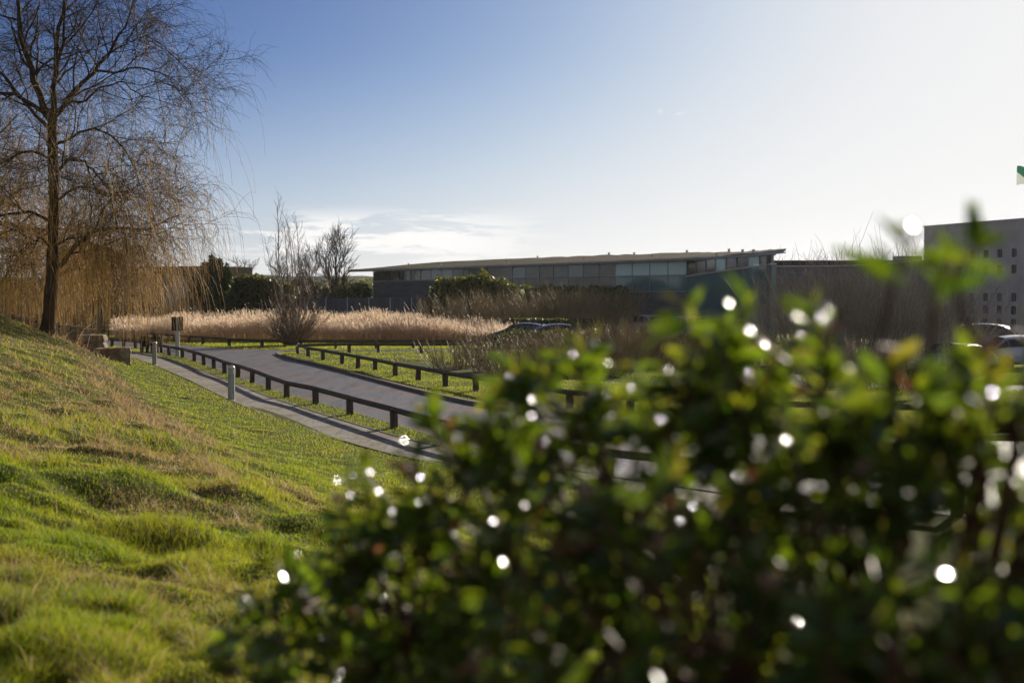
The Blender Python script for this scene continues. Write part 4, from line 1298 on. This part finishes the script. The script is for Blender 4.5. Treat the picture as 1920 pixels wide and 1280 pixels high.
# right wing
D_ = (15.75, 86.4)
L2, Mw_ = facade(B_, D_); Mw_ = loc(Mw_)
def sill(s): return 4.36 + (4.92 - 4.36) * s / L2
for k in range(8):
    s0, s1 = k * L2 / 8, (k + 1) * L2 / 8
    m = MB()
    def slab(m, s0, s1, o0, o1, za0, za1, zb0, zb1):
        vs = [Mw_(s0, o0, za0), Mw_(s1, o0, za1), Mw_(s1, o1, za1), Mw_(s0, o1, za0), Mw_(s0, o0, zb0), Mw_(s1, o0, zb1), Mw_(s1, o1, zb1), Mw_(s0, o1, zb0)]
        m.add(vs, [(0, 3, 2, 1), (4, 5, 6, 7), (0, 1, 5, 4), (2, 3, 7, 6), (0, 4, 7, 3), (1, 2, 6, 5)])
    slab(m, s0 + .04, s1 - .04, -.06, -.02, sill(s0) + .05, sill(s1) + .05, Z2 - .02, Z2 - .02)
    m.build('window', M['glass_olive' if k < 1 else ('glass_pale', 'glass_blind', 'glass_olive')[k % 3]], t)
m = MB(); slab(m, 0, L2, -.3, 0, -.5, -.5, sill(0) - .08, sill(L2) - .08); m.build('wing_wall', M['glass_teal'], t)
m = MB(); slab(m, 0, L2, -.34, .1, sill(0) - .08, sill(L2) - .08, sill(0) + .02, sill(L2) + .02); m.build('coping', M['coping'], t)
for k in range(9):
    m = MB(); slab(m, k * L2 / 8 - .04, k * L2 / 8 + .04, -.1, .03, sill(k * L2 / 8) + .02, sill(k * L2 / 8) + .02, Z2, Z2); m.build('mullion', M['mullion'], t)
m = MB(); slab(m, 0, L2, -.28, -.02, Z2 - .02, Z2 - .02, Z2 + .14, Z2 + .14); m.build('lintel', M['mullion'], t)
for k in range(2):
    m = MB().lathe([(.06, 0), (.06, Z2 + .05)], 10, tuple(np.array([D_[0] + .12 + k * .3, D_[1] + .25 + k * 1.6, 0]) - ctr)); m.build('column', M['coping'], t)
# side wall going back
L3, Ms_ = facade(D_, (21.2, 120)); Ms_ = loc(Ms_)
MB().box(0.3, L3, -.3, 0, -.5, 5.35, Ms_).build('side_wall', M['slate'], t)
# roof
eave = resample(np.array([(-17.4, 151.8, 5.5), (-15, 148.6, 5.5), (-6, 132.6, 5.5), (3, 116.3, 5.5), (11, 101.8, 5.5), (13.4, 97, 5.5), (15.2, 88, 5.5), (15.75, 82, 5.52)]), 60)
ridg = resample(np.array([(-17.2, 154, 5.62), (-16.3, 157, 5.75), (-7.8, 160, 6.62), (4.5, 150, 6.86), (10, 138, 6.75), (15.9, 125, 6.62), (16.8, 104, 6.05), (15.85, 82.3, 5.6)]), 60)
n_r = 16
TT = np.linspace(0, 1, n_r)[None, :, None]
RV = eave[:, None, :] * (1 - TT) + ridg[:, None, :] * TT
RV[:, 1:, 2] += .1 + (fbm(RV[:, 1:, 0] * 1.5, RV[:, 1:, 1] * .9, 8) - .5) * .22 * np.sin(np.linspace(.15, 3.0, 60))[:, None]
RV[:, 0, 2] += .02
ii = np.arange(60 * n_r).reshape(60, n_r)
Fq = np.stack([ii[:-1, :-1], ii[1:, :-1], ii[1:, 1:], ii[:-1, 1:]], -1).reshape(-1, 4)
link('roof', mesh_np('roof', RV.reshape(-1, 3) - ctr, Fq, M['sedum'], True), t)
m = MB()
for i in range(59):
    a, b = eave[i] - ctr, eave[i + 1] - ctr
    tt_ = (b - a)[:2] / np.linalg.norm((b - a)[:2]); o_ = np.array([tt_[1], -tt_[0], 0]) * .1
    m.add([a + o_ + (0, 0, .06), b + o_ + (0, 0, .06), b + o_ + (0, 0, -.1), a + o_ + (0, 0, -.1), a + (0, 0, .06), b + (0, 0, .06), a + (0, 0, -.1), b + (0, 0, -.1)], [(0, 1, 2, 3), (0, 4, 5, 1), (3, 2, 7, 6)])
m.build('fascia', M['fascia'], t)
m = MB()
for i in range(59):
    a, b, c, d = eave[i] - ctr, eave[i + 1] - ctr, ridg[i + 1] - ctr, ridg[i] - ctr
    dz = np.array([0, 0, .1]); m.quad(a - dz, b - dz, c - dz, d - dz)
m.build('soffit', M['soffit'], t)
for (i, j) in ((6, 9), (12, 4), (16, 14), (20, 5), (24, 15), (27, 15), (30, 5), (34, 14), (38, 6), (43, 15), (47, 5), (50, 9), (53, 6)):
    p = RV[i, j] - ctr
    MB().lathe([(.09, -.05), (.09, .16), (.12, .17), (.12, .2)], 10, tuple(p)).build('roof_vent', M['coping'], t)

# lower brown-roofed wing to the right
A2, B2 = (22.0, 122), (36.4, 121.5)
L, Mb = facade(A2, B2)
t = thing('low_wing', 'low dark wall with white coping and brown roof between the two main buildings', 'building', (A2[0], A2[1], 0))
ctr = np.array([A2[0], A2[1], 0]); Mb = loc(Mb)
MB().box(0, L, -4, 0, -.5, 5.4, Mb).build('wall', M['slate'], t)
m = MB()
zz = [5.4, 5.4, 5.42, 5.46, 5.6, 5.8, 6.02]
ss = np.linspace(0, L, 7)
for i in range(6):
    vs = [Mb(ss[i], .15, zz[i]), Mb(ss[i + 1], .15, zz[i + 1]), Mb(ss[i + 1], -.25, zz[i + 1]), Mb(ss[i], -.25, zz[i]), Mb(ss[i], .15, zz[i] + .09), Mb(ss[i + 1], .15, zz[i + 1] + .09), Mb(ss[i + 1], -.25, zz[i + 1] + .09), Mb(ss[i], -.25, zz[i] + .09)]
    m.add(vs, [(0, 1, 5, 4), (4, 5, 6, 7), (0, 3, 2, 1), (2, 3, 7, 6)])
m.build('coping', M['coping'], t)
m = MB()
for i in range(12):
    s0, s1 = i * L / 12, (i + 1) * L / 12
    m.add([Mb(s0, -.3, 5.4), Mb(s1, -.3, 5.4), Mb(s1, -1.6, 5.97 + .02 * (i % 2)), Mb(s0, -1.6, 5.97 + .02 * ((i + 1) % 2)), Mb(s0, -4, 5.97), Mb(s1, -4, 5.97)], [(0, 1, 2, 3), (3, 2, 5, 4)])
m.build('roof', M['sedum'], t)
MB().box(L - 3.2, L - 1, -3, -1.5, 5.9, 6.35, Mb).build('plant_box', M['concrete'], t, bevel=.03)

# concrete block at right
A3, B3 = P(1731, 600, 125)[:2], P(1920, 600, 111.7)[:2]
u3 = (B3 - A3) / np.linalg.norm(B3 - A3)
E3 = A3 + u3 * 46
L, Mc = facade(A3, E3)
t = thing('concrete_building', 'tall pale concrete block with rows of small square windows', 'building', (A3[0], A3[1], 0))
ctr = np.array([A3[0], A3[1], 0]); Mc = loc(Mc)
ztop = CH + 126 / F * 125
def s_of(px):
    k = (px - 960) / F
    # A3 + u3*s : x = k*y
    return (k * A3[1] - A3[0]) / (u3[0] - k * u3[1])
cols = [s_of(p) for p in (1822, 1844.5, 1870.5, 1900)]
pitch_w = (cols[3] - cols[0]) / 3
cols = [cols[0] + i * pitch_w for i in range(-2, 13)]
cols = [c for c in cols if .8 < c < L - 1]
rowsz = []
dcol = 115.0
for py in (475, 505, 557, 581, 605): rowsz.append(CH + (551 - py) / F * 114.5)
ww = .62
# wall with real openings: build grid of solid cells
xs_ = [0]
for c in cols: xs_ += [c - ww / 2, c + ww / 2]
xs_.append(L)
zs_ = [-.5]
for z in sorted(rowsz): zs_ += [z - .34, z + .34]
zs_.append(ztop)
m = MB()
for i in range(len(xs_) - 1):
    for j in range(len(zs_) - 1):
        if i % 2 == 1 and j % 2 == 1:
            x0, x1, z0, z1 = xs_[i], xs_[i + 1], zs_[j], zs_[j + 1]
            dp = -.35
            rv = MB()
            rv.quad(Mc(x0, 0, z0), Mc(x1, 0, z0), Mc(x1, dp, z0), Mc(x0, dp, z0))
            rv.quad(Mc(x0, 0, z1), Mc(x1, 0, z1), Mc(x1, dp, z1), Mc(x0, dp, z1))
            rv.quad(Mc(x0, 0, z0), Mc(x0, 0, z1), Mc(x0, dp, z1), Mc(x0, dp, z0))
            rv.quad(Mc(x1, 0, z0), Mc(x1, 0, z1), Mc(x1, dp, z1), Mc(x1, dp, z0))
            f_ = MB()
            f_.box(x0, x1, dp - .02, dp + .03, z0, z0 + .05, Mc).box(x0, x1, dp - .02, dp + .03, z1 - .05, z1, Mc)
            f_.box(x0, x0 + .05, dp - .02, dp + .03, z0 + .05, z1 - .05, Mc).box(x1 - .05, x1, dp - .02, dp + .03, z0 + .05, z1 - .05, Mc)
            if 1:
                wf = f_.build('window', M['mullion'], t)
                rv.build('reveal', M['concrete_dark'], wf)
                MB().quad(Mc(x0, dp, z0), Mc(x1, dp, z0), Mc(x1, dp, z1), Mc(x0, dp, z1)).build('pane', M['glass_black'], wf)
        else:
            m.quad(Mc(xs_[i], 0, zs_[j]), Mc(xs_[i + 1], 0, zs_[j]), Mc(xs_[i + 1], 0, zs_[j + 1]), Mc(xs_[i], 0, zs_[j + 1]))
m.quad(Mc(0, 0, -.5), Mc(0, -14, -.5), Mc(0, -14, ztop), Mc(0, 0, ztop))
m.quad(Mc(L, 0, -.5), Mc(L, -14, -.5), Mc(L, -14, ztop), Mc(L, 0, ztop))
m.quad(Mc(0, 0, ztop), Mc(L, 0, ztop), Mc(L, -14, ztop), Mc(0, -14, ztop))
m.quad(Mc(0, -14, -.5), Mc(L, -14, -.5), Mc(L, -14, ztop), Mc(0, -14, ztop))
m.build('wall', M['concrete'], t)
MB().box(-.3, L + .05, -.12, .04, ztop - .02, ztop + .05, Mc).build('coping', M['concrete'], t)
MB().box(-.42, 0, -1.2, -.3, ztop - .95, ztop - .5, Mc).build('ledge', M['concrete'], t)

# far low building at left
A4, B4 = (at(225, 172), 172), (at(400, 168), 168)
L, Md = facade(A4, B4)
t = thing('far_building', 'distant low grey building with flat brown roof behind the willow twigs', 'building', (A4[0], A4[1], 0))
ctr = np.array([A4[0], A4[1], 0]); Md = loc(Md)
MB().box(0, L, -8, 0, -.5, 5.2, Md).build('wall', M['render_grey'], t)
MB().box(-.6, L + .6, -8.5, .7, 5.2, 6.35, Md).build('roof', M['sedum'], t, bevel=.05)
MB().box(L * .55, L, .02, .1, 5.02, 5.16, Md).build('ledge', M['coping'], t)

# dark panel wall behind the reeds
A5, B5 = (at(330, 124), 124), (at(812, 124), 124)
L, Me_ = facade(A5, B5)
t = thing('panel_wall', 'dark slate coloured panel wall behind the reed bed', 'wall', (A5[0], A5[1], 0))
ctr = np.array([A5[0], A5[1], 0]); Me_ = loc(Me_)
npn = 12
for k in range(npn):
    s0, s1 = k * L / npn, (k + 1) * L / npn
    pale = k in (2, 3)
    MB().box(s0 + .02, s1 - .02, -.1, 0, -.3, 2.72 + (.05 if pale else 0), Me_).build('panel', M['wall_panel_b' if k == 2 else 'wall_panel'], t)
for k in range(npn + 1):
    s0 = k * L / npn
    MB().box(s0 - .05, s0 + .05, -.14, .03, -.3, 2.76, Me_).build('post', M['mullion'], t)

# ================================================================== CARS
def car_meshes(kind=0):
    # stations: x, z_belt/hood top, half width, roof z (None = none), roof half width
    if kind == 0:   # saloon / hatch
        st = [(-2.12, .62, .70), (-2.05, .86, .78), (-1.7, .93, .82), (-1.2, .95, .85), (-.4, .95, .86), (.4, .93, .86), (.9, .92, .85), (1.5, .86, .82), (1.95, .74, .76), (2.15, .58, .66)]
        rf = {-1.7: 1.02, -1.2: 1.36, -.4: 1.46, .4: 1.42, .9: 1.1}
        rw = {-1.7: .66, -1.2: .58, -.4: .6, .4: .6, .9: .68}
    else:           # estate / suv
        st = [(-2.2, .7, .74), (-2.15, .98, .82), (-1.8, 1.05, .86), (-1.2, 1.05, .89), (-.4, 1.04, .9), (.4, 1.02, .9), (.95, 1.01, .89), (1.55, .95, .86), (2.0, .84, .8), (2.22, .64, .7)]
        rf = {-2.15: 1.08, -1.8: 1.5, -1.2: 1.62, -.4: 1.66, .4: 1.6, .95: 1.18}
        rw = {-2.15: .7, -1.8: .64, -1.2: .65, -.4: .66, .4: .65, .95: .72}
    zb = .24
    rings = []
    for (x, zt, hw) in st:
        r = [(x, -hw * .88, zb), (x, -hw, .45), (x, -hw * 1.0, (zt + .45) / 2), (x, -hw * .97, zt)]
        if x in rf: r += [(x, -rw[x] - .02, rf[x] - .06), (x, -rw[x] * .6, rf[x])]
        else: r += [(x, -hw * .8, zt + .025), (x, -hw * .4, zt + .045)]
        full = r + [(p[0], -p[1], p[2]) for p in r[::-1]]
        rings.append(full)
    n = len(rings[0])
    vs = [p for r in rings for p in r]
    fs = []
    for i in range(len(rings) - 1):
        for k in range(n - 1): fs.append((i * n + k, (i + 1) * n + k, (i + 1) * n + k + 1, i * n + k + 1))
        fs.append((i * n + n - 1, (i + 1) * n + n - 1, (i + 1) * n, i * n))
    fs.append(tuple(range(n))); fs.append(tuple((len(rings) - 1) * n + k for k in range(n)))
    body = MB().add(vs, fs).mesh('body', None, smooth=True)
    # windows: side strips, screens
    wins = []
    xs = [s[0] for s in st]; RX = sorted(rf)
    def pt(x, side, f):
        i = xs.index(x); zt, hw = st[i][1], st[i][2]
        y0, z0 = hw * .97, zt; y1, z1 = rw[x] + .02, rf[x] - .06
        return (x, side * (y0 + (y1 - y0) * f + .012), z0 + (z1 - z0) * f + .004)
    inner = RX
    for side in (-1, 1):
        m = MB()
        for a, b in zip(inner[:-1], inner[1:]):
            fa = .1; fb_ = .9
            x0, x1 = a, b
            pa, pb, pc, pd_ = pt(a, side, .1), pt(b, side, .1), pt(b, side, .86), pt(a, side, .86)
            def lerp(p, q, t): return tuple(p[i] + (q[i] - p[i]) * t for i in range(3))
            m.quad(lerp(pa, pb, .04), lerp(pa, pb, .96), lerp(pd_, pc, .96), lerp(pd_, pc, .04))
        wins.append(m.mesh('side_window', M['glass_black']))
    for (a, b) in ((RX[-1], RX[-2]), (RX[0], RX[1])):
        ya, yb = rw[a] * .92, rw[b] * .92
        sgn = 1 if a > b else -1
        off = (.03 * sgn, 0, .03)
        q = [(a, -ya, rf[a] - .05), (a, ya, rf[a] - .05), (b, yb, rf[b] - .06), (b, -yb, rf[b] - .06), (a, 0, rf[a] + .015), (b, 0, rf[b])]
        q = [tuple(p[i] + off[i] for i in range(3)) for p in q]
        wins.append(MB().add(q, [(0, 4, 5, 3), (4, 1, 2, 5)]).mesh('windscreen', M['glass_black']))
    return body, wins
TYRE = MB().lathe([(.2, -.1), (.3, -.1), (.32, -.07), (.32, .07), (.3, .1), (.2, .1)], 20).mesh('tyre', M['black_plastic'])
RIM = MB().lathe([(.2, -.085), (.2, .085), (.06, .095)], 14).mesh('rim', M['steel'])
LAMPM = MB().box(-.04, .04, -.14, .14, -.06, .06).mesh('headlight', M['lens'], bevel=.015)
CARM = [car_meshes(0), car_meshes(1)]
def paint(name, c, rough=.3): return surf(name, c, tuple(x * 1.15 for x in c), scale=3, rough=rough, spec=.6, coat=.8)
PAINT = {k: paint('car_paint_' + k, c) for k, c in dict(silver=(.32, .33, .36), black=(.012, .013, .015), blue=(.035, .05, .09), white=(.7, .7, .7), grey=(.1, .105, .115), red=(.16, .02, .02)).items()}
first_car = {}
def car(px, d, rz, kind, col, label, group):
    t = thing('parked_car', label, 'car', (at(px, d), d, 0), rz, group)
    bme, wins = CARM[kind]
    key = (kind, col)
    if key not in first_car:
        me = bme.copy(); me.materials.clear(); me.materials.append(PAINT[col]); first_car[key] = me
    b = link('body', first_car[key], t)
    sub = b.modifiers.new('sub', 'SUBSURF'); sub.levels = 1; sub.render_levels = 2
    for wme in wins: link(wme.name.split('.')[0], wme, t)
    for x in (-1.3, 1.32):
        for s in (-1, 1):
            o = link('wheel', TYRE, t, (x, s * .74, .32)); o.rotation_euler = (R(90), 0, 0)
            link('rim', RIM, o)
    for s in (-1, 1):
        link('headlight', LAMPM, t, (2.04, s * .5, .68))
    return t
car(980, 81, 2.95, 0, 'black', 'parked car with bright roof arc at the end of the reeds, left of a pair', 'cars behind the island scrub')
car(1056, 79, .15, 0, 'grey', 'parked car right of the first roof arc, half hidden by bare twigs', 'cars behind the island scrub')
car(1212, 100, 1.9, 1, 'silver', 'tall silver estate at the left end of the car row', 'row of parked cars behind the bush top')
car(1242, 97, 1.9, 0, 'grey', 'dark car second in the row of car roofs, beside the tall estate', 'row of parked cars behind the bush top')
car(1282, 95, 1.9, 1, 'white', 'white tall car in the middle of the row of car roofs', 'row of parked cars behind the bush top')
car(1325, 92, 1.9, 0, 'red', 'dark red car fourth in the row of roofs', 'row of parked cars behind the bush top')
car(1372, 90, 1.9, 0, 'black', 'black car at the right end of the row of car roofs', 'row of parked cars behind the bush top')
car(1822, 70, 2.7, 1, 'blue', 'dark blue tall car parked below the square windows', 'cars below the concrete building')
car(1918, 57, .3, 0, 'silver', 'pale silver car with bright bonnet at the frame edge', 'cars below the concrete building')
car(1790, 47.5, -2.3, 0, 'black', 'low dark car with shiny roof in front of the blue one', 'cars below the concrete building')

# ================================================================== HAZE
hm, hnt, hout = new_mat('haze')
pv = nd(hnt, 'ShaderNodeVolumePrincipled')
pv.inputs['Color'].default_value = (.95, .96, 1, 1)
pv.inputs['Density'].default_value = HAZE
pv.inputs['Anisotropy'].default_value = .55
hnt.links.new(pv.outputs[0], hout.inputs['Volume'])
tag(MB().box(-2900, 2900, -2900, 2900, -3, 48).build('haze', hm), 'thin pale winter haze in the air', 'haze', None, 'stuff')

# ================================================================== FLAG
fx, fy, fz = P(1945, 335, 60)
t = thing('flagpole', 'green flag flying at the very edge of the picture above the concrete block', 'flag', (fx, fy, 0))
MB().lathe([(.06, -.2), (.055, 3), (.035, fz + 1.2), (.05, fz + 1.22), (.02, fz + 1.28)], 12).build('pole', M['white_paint_and_lit_rail'], t)
nxf, nzf = 22, 12
V = []
for i in range(nxf):
    f = i / (nxf - 1)
    for j in range(nzf):
        g_ = j / (nzf - 1)
        V.append((-.04 - f * .78, .14 * math.sin(f * 7 + g_ * 1.5) * (f + .1), fz + .45 - g_ * .75 - f * (.02 + .12 * math.sin(f * 5 + g_))))
ii = np.arange(nxf * nzf).reshape(nxf, nzf)
Fq = np.stack([ii[:-1, :-1], ii[1:, :-1], ii[1:, 1:], ii[:-1, 1:]], -1).reshape(-1, 4)
gm, nt2, out2 = new_mat('flag_cloth')
geo = nd(nt2, 'ShaderNodeTexCoord'); sp_ = nd(nt2, 'ShaderNodeSeparateXYZ'); nt2.links.new(geo.outputs['Object'], sp_.inputs[0])
w_ = nd(nt2, 'ShaderNodeMath', operation='MULTIPLY_ADD'); nt2.links.new(sp_.outputs[0], w_.inputs[0]); w_.inputs[1].default_value = 1.1; nt2.links.new(sp_.outputs[2], w_.inputs[2])
gt = nd(nt2, 'ShaderNodeMath', operation='GREATER_THAN'); nt2.links.new(w_.outputs[0], gt.inputs[0]); gt.inputs[1].default_value = fz - .6
cm_ = nd(nt2, 'ShaderNodeMix', data_type='RGBA'); nt2.links.new(gt.outputs[0], cm_.inputs['Factor'])
cm_.inputs[6].default_value = (.45, .5, .45, 1); cm_.inputs[7].default_value = (.03, .12, .08, 1)
df = nd(nt2, 'ShaderNodeBsdfDiffuse'); tr_ = nd(nt2, 'ShaderNodeBsdfTranslucent'); ms = nd(nt2, 'ShaderNodeMixShader')
nt2.links.new(cm_.outputs[2], df.inputs[0]); nt2.links.new(cm_.outputs[2], tr_.inputs[0])
ms.inputs[0].default_value = .5; nt2.links.new(df.outputs[0], ms.inputs[1]); nt2.links.new(tr_.outputs[0], ms.inputs[2]); nt2.links.new(ms.outputs[0], out2.inputs[0])
link('flag', mesh_np('flag', np.array(V), Fq, gm, True), t)

# ================================================================== FOREGROUND BUSH
def bush():
    rg = np.random.default_rng(77)
    def lobe(px, py, d, rp): p = P(px, py, d); return (*p, rp * d / F)
    lobes = [lobe(640, 1370, 2.7, 220), lobe(800, 1180, 2.65, 200), lobe(960, 1080, 2.5, 220), lobe(1180, 1020, 2.3, 230), lobe(1400, 1010, 2.1, 240),
             lobe(1650, 1120, 1.85, 290), lobe(1870, 1150, 1.75, 290),
             lobe(590, 1150, 2.7, 80), lobe(700, 1050, 2.65, 85), lobe(800, 960, 2.65, 75), lobe(900, 905, 2.6, 90), lobe(1010, 850, 2.45, 90), lobe(1115, 800, 2.35, 90), lobe(1345, 775, 2.25, 80), lobe(1405, 765, 2.15, 85), lobe(1810, 950, 1.75, 110), lobe(1850, 895, 1.8, 70), lobe(1600, 940, 1.9, 100), lobe(1340, 820, 2.2, 120), lobe(1565, 805, 1.95, 75), lobe(1480, 860, 2.05, 85), lobe(1690, 835, 1.85, 75), lobe(1905, 820, 1.7, 85),
             lobe(1000, 1330, 2.1, 260), lobe(1350, 1290, 1.75, 360), lobe(1780, 1400, 1.5, 370), lobe(2100, 1250, 1.7, 280),
             lobe(850, 1530, 2.5, 330), lobe(1400, 1650, 2.0, 400), lobe(1900, 1700, 1.8, 400), lobe(1300, 1900, 2.4, 400), lobe(1750, 2000, 2.3, 450)]
    LB = np.array(lobes)
    base = np.array([.62, 2.15, 0.]); base[2] = gz(base[0], base[1])
    t = thing('foreground_bush', 'large glossy leaved evergreen bush filling the lower right, close and out of focus', 'bush', tuple(base))
    # shoot positions: shell of the union of lobes
    ns = 960
    YS = np.array([1, .55, 1])
    cand = 16000
    lw = LB[:, 3] ** 1.7; li = rg.choice(len(LB), cand, p=lw / lw.sum())
    v = norm(rg.normal(0, 1, (cand, 3)))
    rad = LB[li, 3] * (1 - .5 * rg.random(cand) ** 1.8)
    p = LB[li, :3] + v * rad[:, None] * YS
    # signed depth inside the union
    dist = np.max(LB[None, :, 3] - np.linalg.norm((p[:, None, :] - LB[None, :, :3]) / YS, axis=2), axis=1)
    ok = (dist < .1) & (p[:, 2] > base[2] + .25)
    p, v = p[ok][:ns], v[ok][:ns]
    ns = len(p)
    out = norm(v * np.array([.7, .7, .5]) + np.array([0, 0, .75]) + rg.normal(0, .25, (ns, 3)))
    Ls = rg.uniform(.05, .11, ns)
    # special sprigs on top
    ex = [(1668, 560, 1.75, 1700, 432), (1748, 590, 1.8, 1757, 480), (1790, 520, 1.7, 1860, 455), (1540, 640, 1.95, 1520, 555), (1420, 640, 2.0, 1400, 560), (1300, 640, 2.1, 1285, 570), (815, 820, 2.5, 790, 770), (700, 960, 2.6, 645, 905), (570, 1120, 2.6, 520, 1045), (470, 1270, 2.6, 410, 1235), (560, 1220, 2.5, 450, 1180), (1090, 720, 2.3, 1075, 650), (975, 760, 2.4, 965, 700)]
    for (a, b, d, a2, b2) in ex:
        q0, q1 = P(a, b, d), P(a2, b2, d - .03)
        dv = q1 - q0
        p = np.vstack([p, q0]); out = np.vstack([out, norm(dv)]); Ls = np.append(Ls, np.linalg.norm(dv))
    ns = len(p)
    SP_ = grow(p, out, Ls, 6, .07, (0, 0, .03), rg)
    stem_b = [(SP_ - base, taper(np.full(ns, .0032), 7, .55), 5)]
    # supporting branches from base towards lobes, then to shoots
    MP = []
    for c in LB:
        q = np.linspace(0, 1, 9)[:, None]
        b0 = base + rg.normal(0, .08, 3) * (1, 1, 0)
        cur = b0 * (1 - q) + c[:3] * q
        cur[:, 2] += np.sin(q[:, 0] * math.pi) * -.12
        cur[1:-1] += rg.normal(0, .025, (7, 3))
        MP.append(cur)
    MP = np.array(MP)
    stem_b.append((MP - base, taper(np.full(len(MP), .016), 9, .4), 7))
    near = np.argmin(np.linalg.norm(p[:, None, :] - LB[None, :, :3], axis=2) - LB[None, :, 3], axis=1)
    q0 = LB[near, :3]
    f = np.linspace(0, 1, 5)[None, :, None]
    CN = q0[:, None, :] * (1 - f) + p[:, None, :] * f
    CN[:, 1:-1] += rg.normal(0, .012, (ns, 3, 3))
    stem_b.append((CN - base, taper(np.full(ns, .0055), 5, .6), 5))
    tube_obj('stems', stem_b, M['bush_stem'], t)
    # leaves
    kl = 11
    s, tn, r, tt = sprout(SP_, np.ones((ns, 7)), kl, rg, .12, 1.0, (38, 72), 1, .1)
    n = len(s)
    L = rg.uniform(.032, .084, n) * (1.05 - .3 * tt)
    Wd = L * rg.uniform(.3, .4, n)
    # frame: axis tn; normal close to up, random roll
    upv = np.array([.7, -.25, .78]) + rg.normal(0, .45, (n, 3))
    side = norm(np.cross(tn, upv)); nrm = norm(np.cross(side, tn))
    prof_t = np.array([0, .14, .32, .52, .72, .88, 1.0]); prof_w = np.array([.02, .55, .92, 1.0, .8, .42, .0])
    droop = rg.uniform(.07, .5, n); fold = rg.uniform(.1, .6, n)
    V = np.empty((n, 7, 5, 3), np.float32)
    wav = rg.uniform(0, 6, n)
    for i, (a, w_) in enumerate(zip(prof_t, prof_w)):
        c = s + tn * (L * (a * .94 + .06))[:, None] - nrm * (droop * L * a * a)[:, None]
        hw = Wd * .5 * w_
        for j, e in enumerate((-1, -.55, 0, .55, 1)):
            lift = fold * hw * (abs(e) ** 1.3) + .06 * Wd * np.sin(wav + a * 9 + e) * abs(e)
            V[:, i, j] = c + side * (hw * e)[:, None] + nrm * lift[:, None]
    b = np.arange(n)[:, None] * 35
    fc = []
    for i in range(6):
        for j in range(4): fc.append([i * 5 + j, i * 5 + j + 1, (i + 1) * 5 + j + 1, (i + 1) * 5 + j])
    fc = np.array(fc)
    Q = (b[:, :, None] + fc[None]).reshape(-1, 4)
    tint = np.clip(rg.normal(.45, .22, n) + .35 * (tt > .8) * (rg.random(n) < .6), 0, .93)
    tint = np.where(rg.random(n) < .022, 1.0, tint)
    me = mesh_np('leaves', V.reshape(-1, 3) - base, Q, M['bush_leaf'], True, {'tint': np.repeat(tint, 35)})
    link('leaves', me, t)
    # petioles / reddish bud clusters at some shoot tips
    tips = SP_[:, -1]; sel = rg.random(ns) < .16
    tp = np.repeat(tips[sel], 9, axis=0)
    d = norm(np.repeat(out[sel], 9, axis=0) + rg.normal(0, .55, tp.shape))
    BP = grow(tp, d, rg.uniform(.012, .03, len(tp)), 3, .1, (0, 0, 0), rg)
    rr = np.array([.0008, .0009, .0026, .001])[None, :] * rg.uniform(.8, 1.3, (len(tp), 1))
    tube_obj('flower_buds', [(BP - base, rr, 5)], M['bud'], t)
M['bud'] = surf('flower_bud', (.3, .12, .1), (.42, .26, .2), scale=60, rough=.6)
bush()
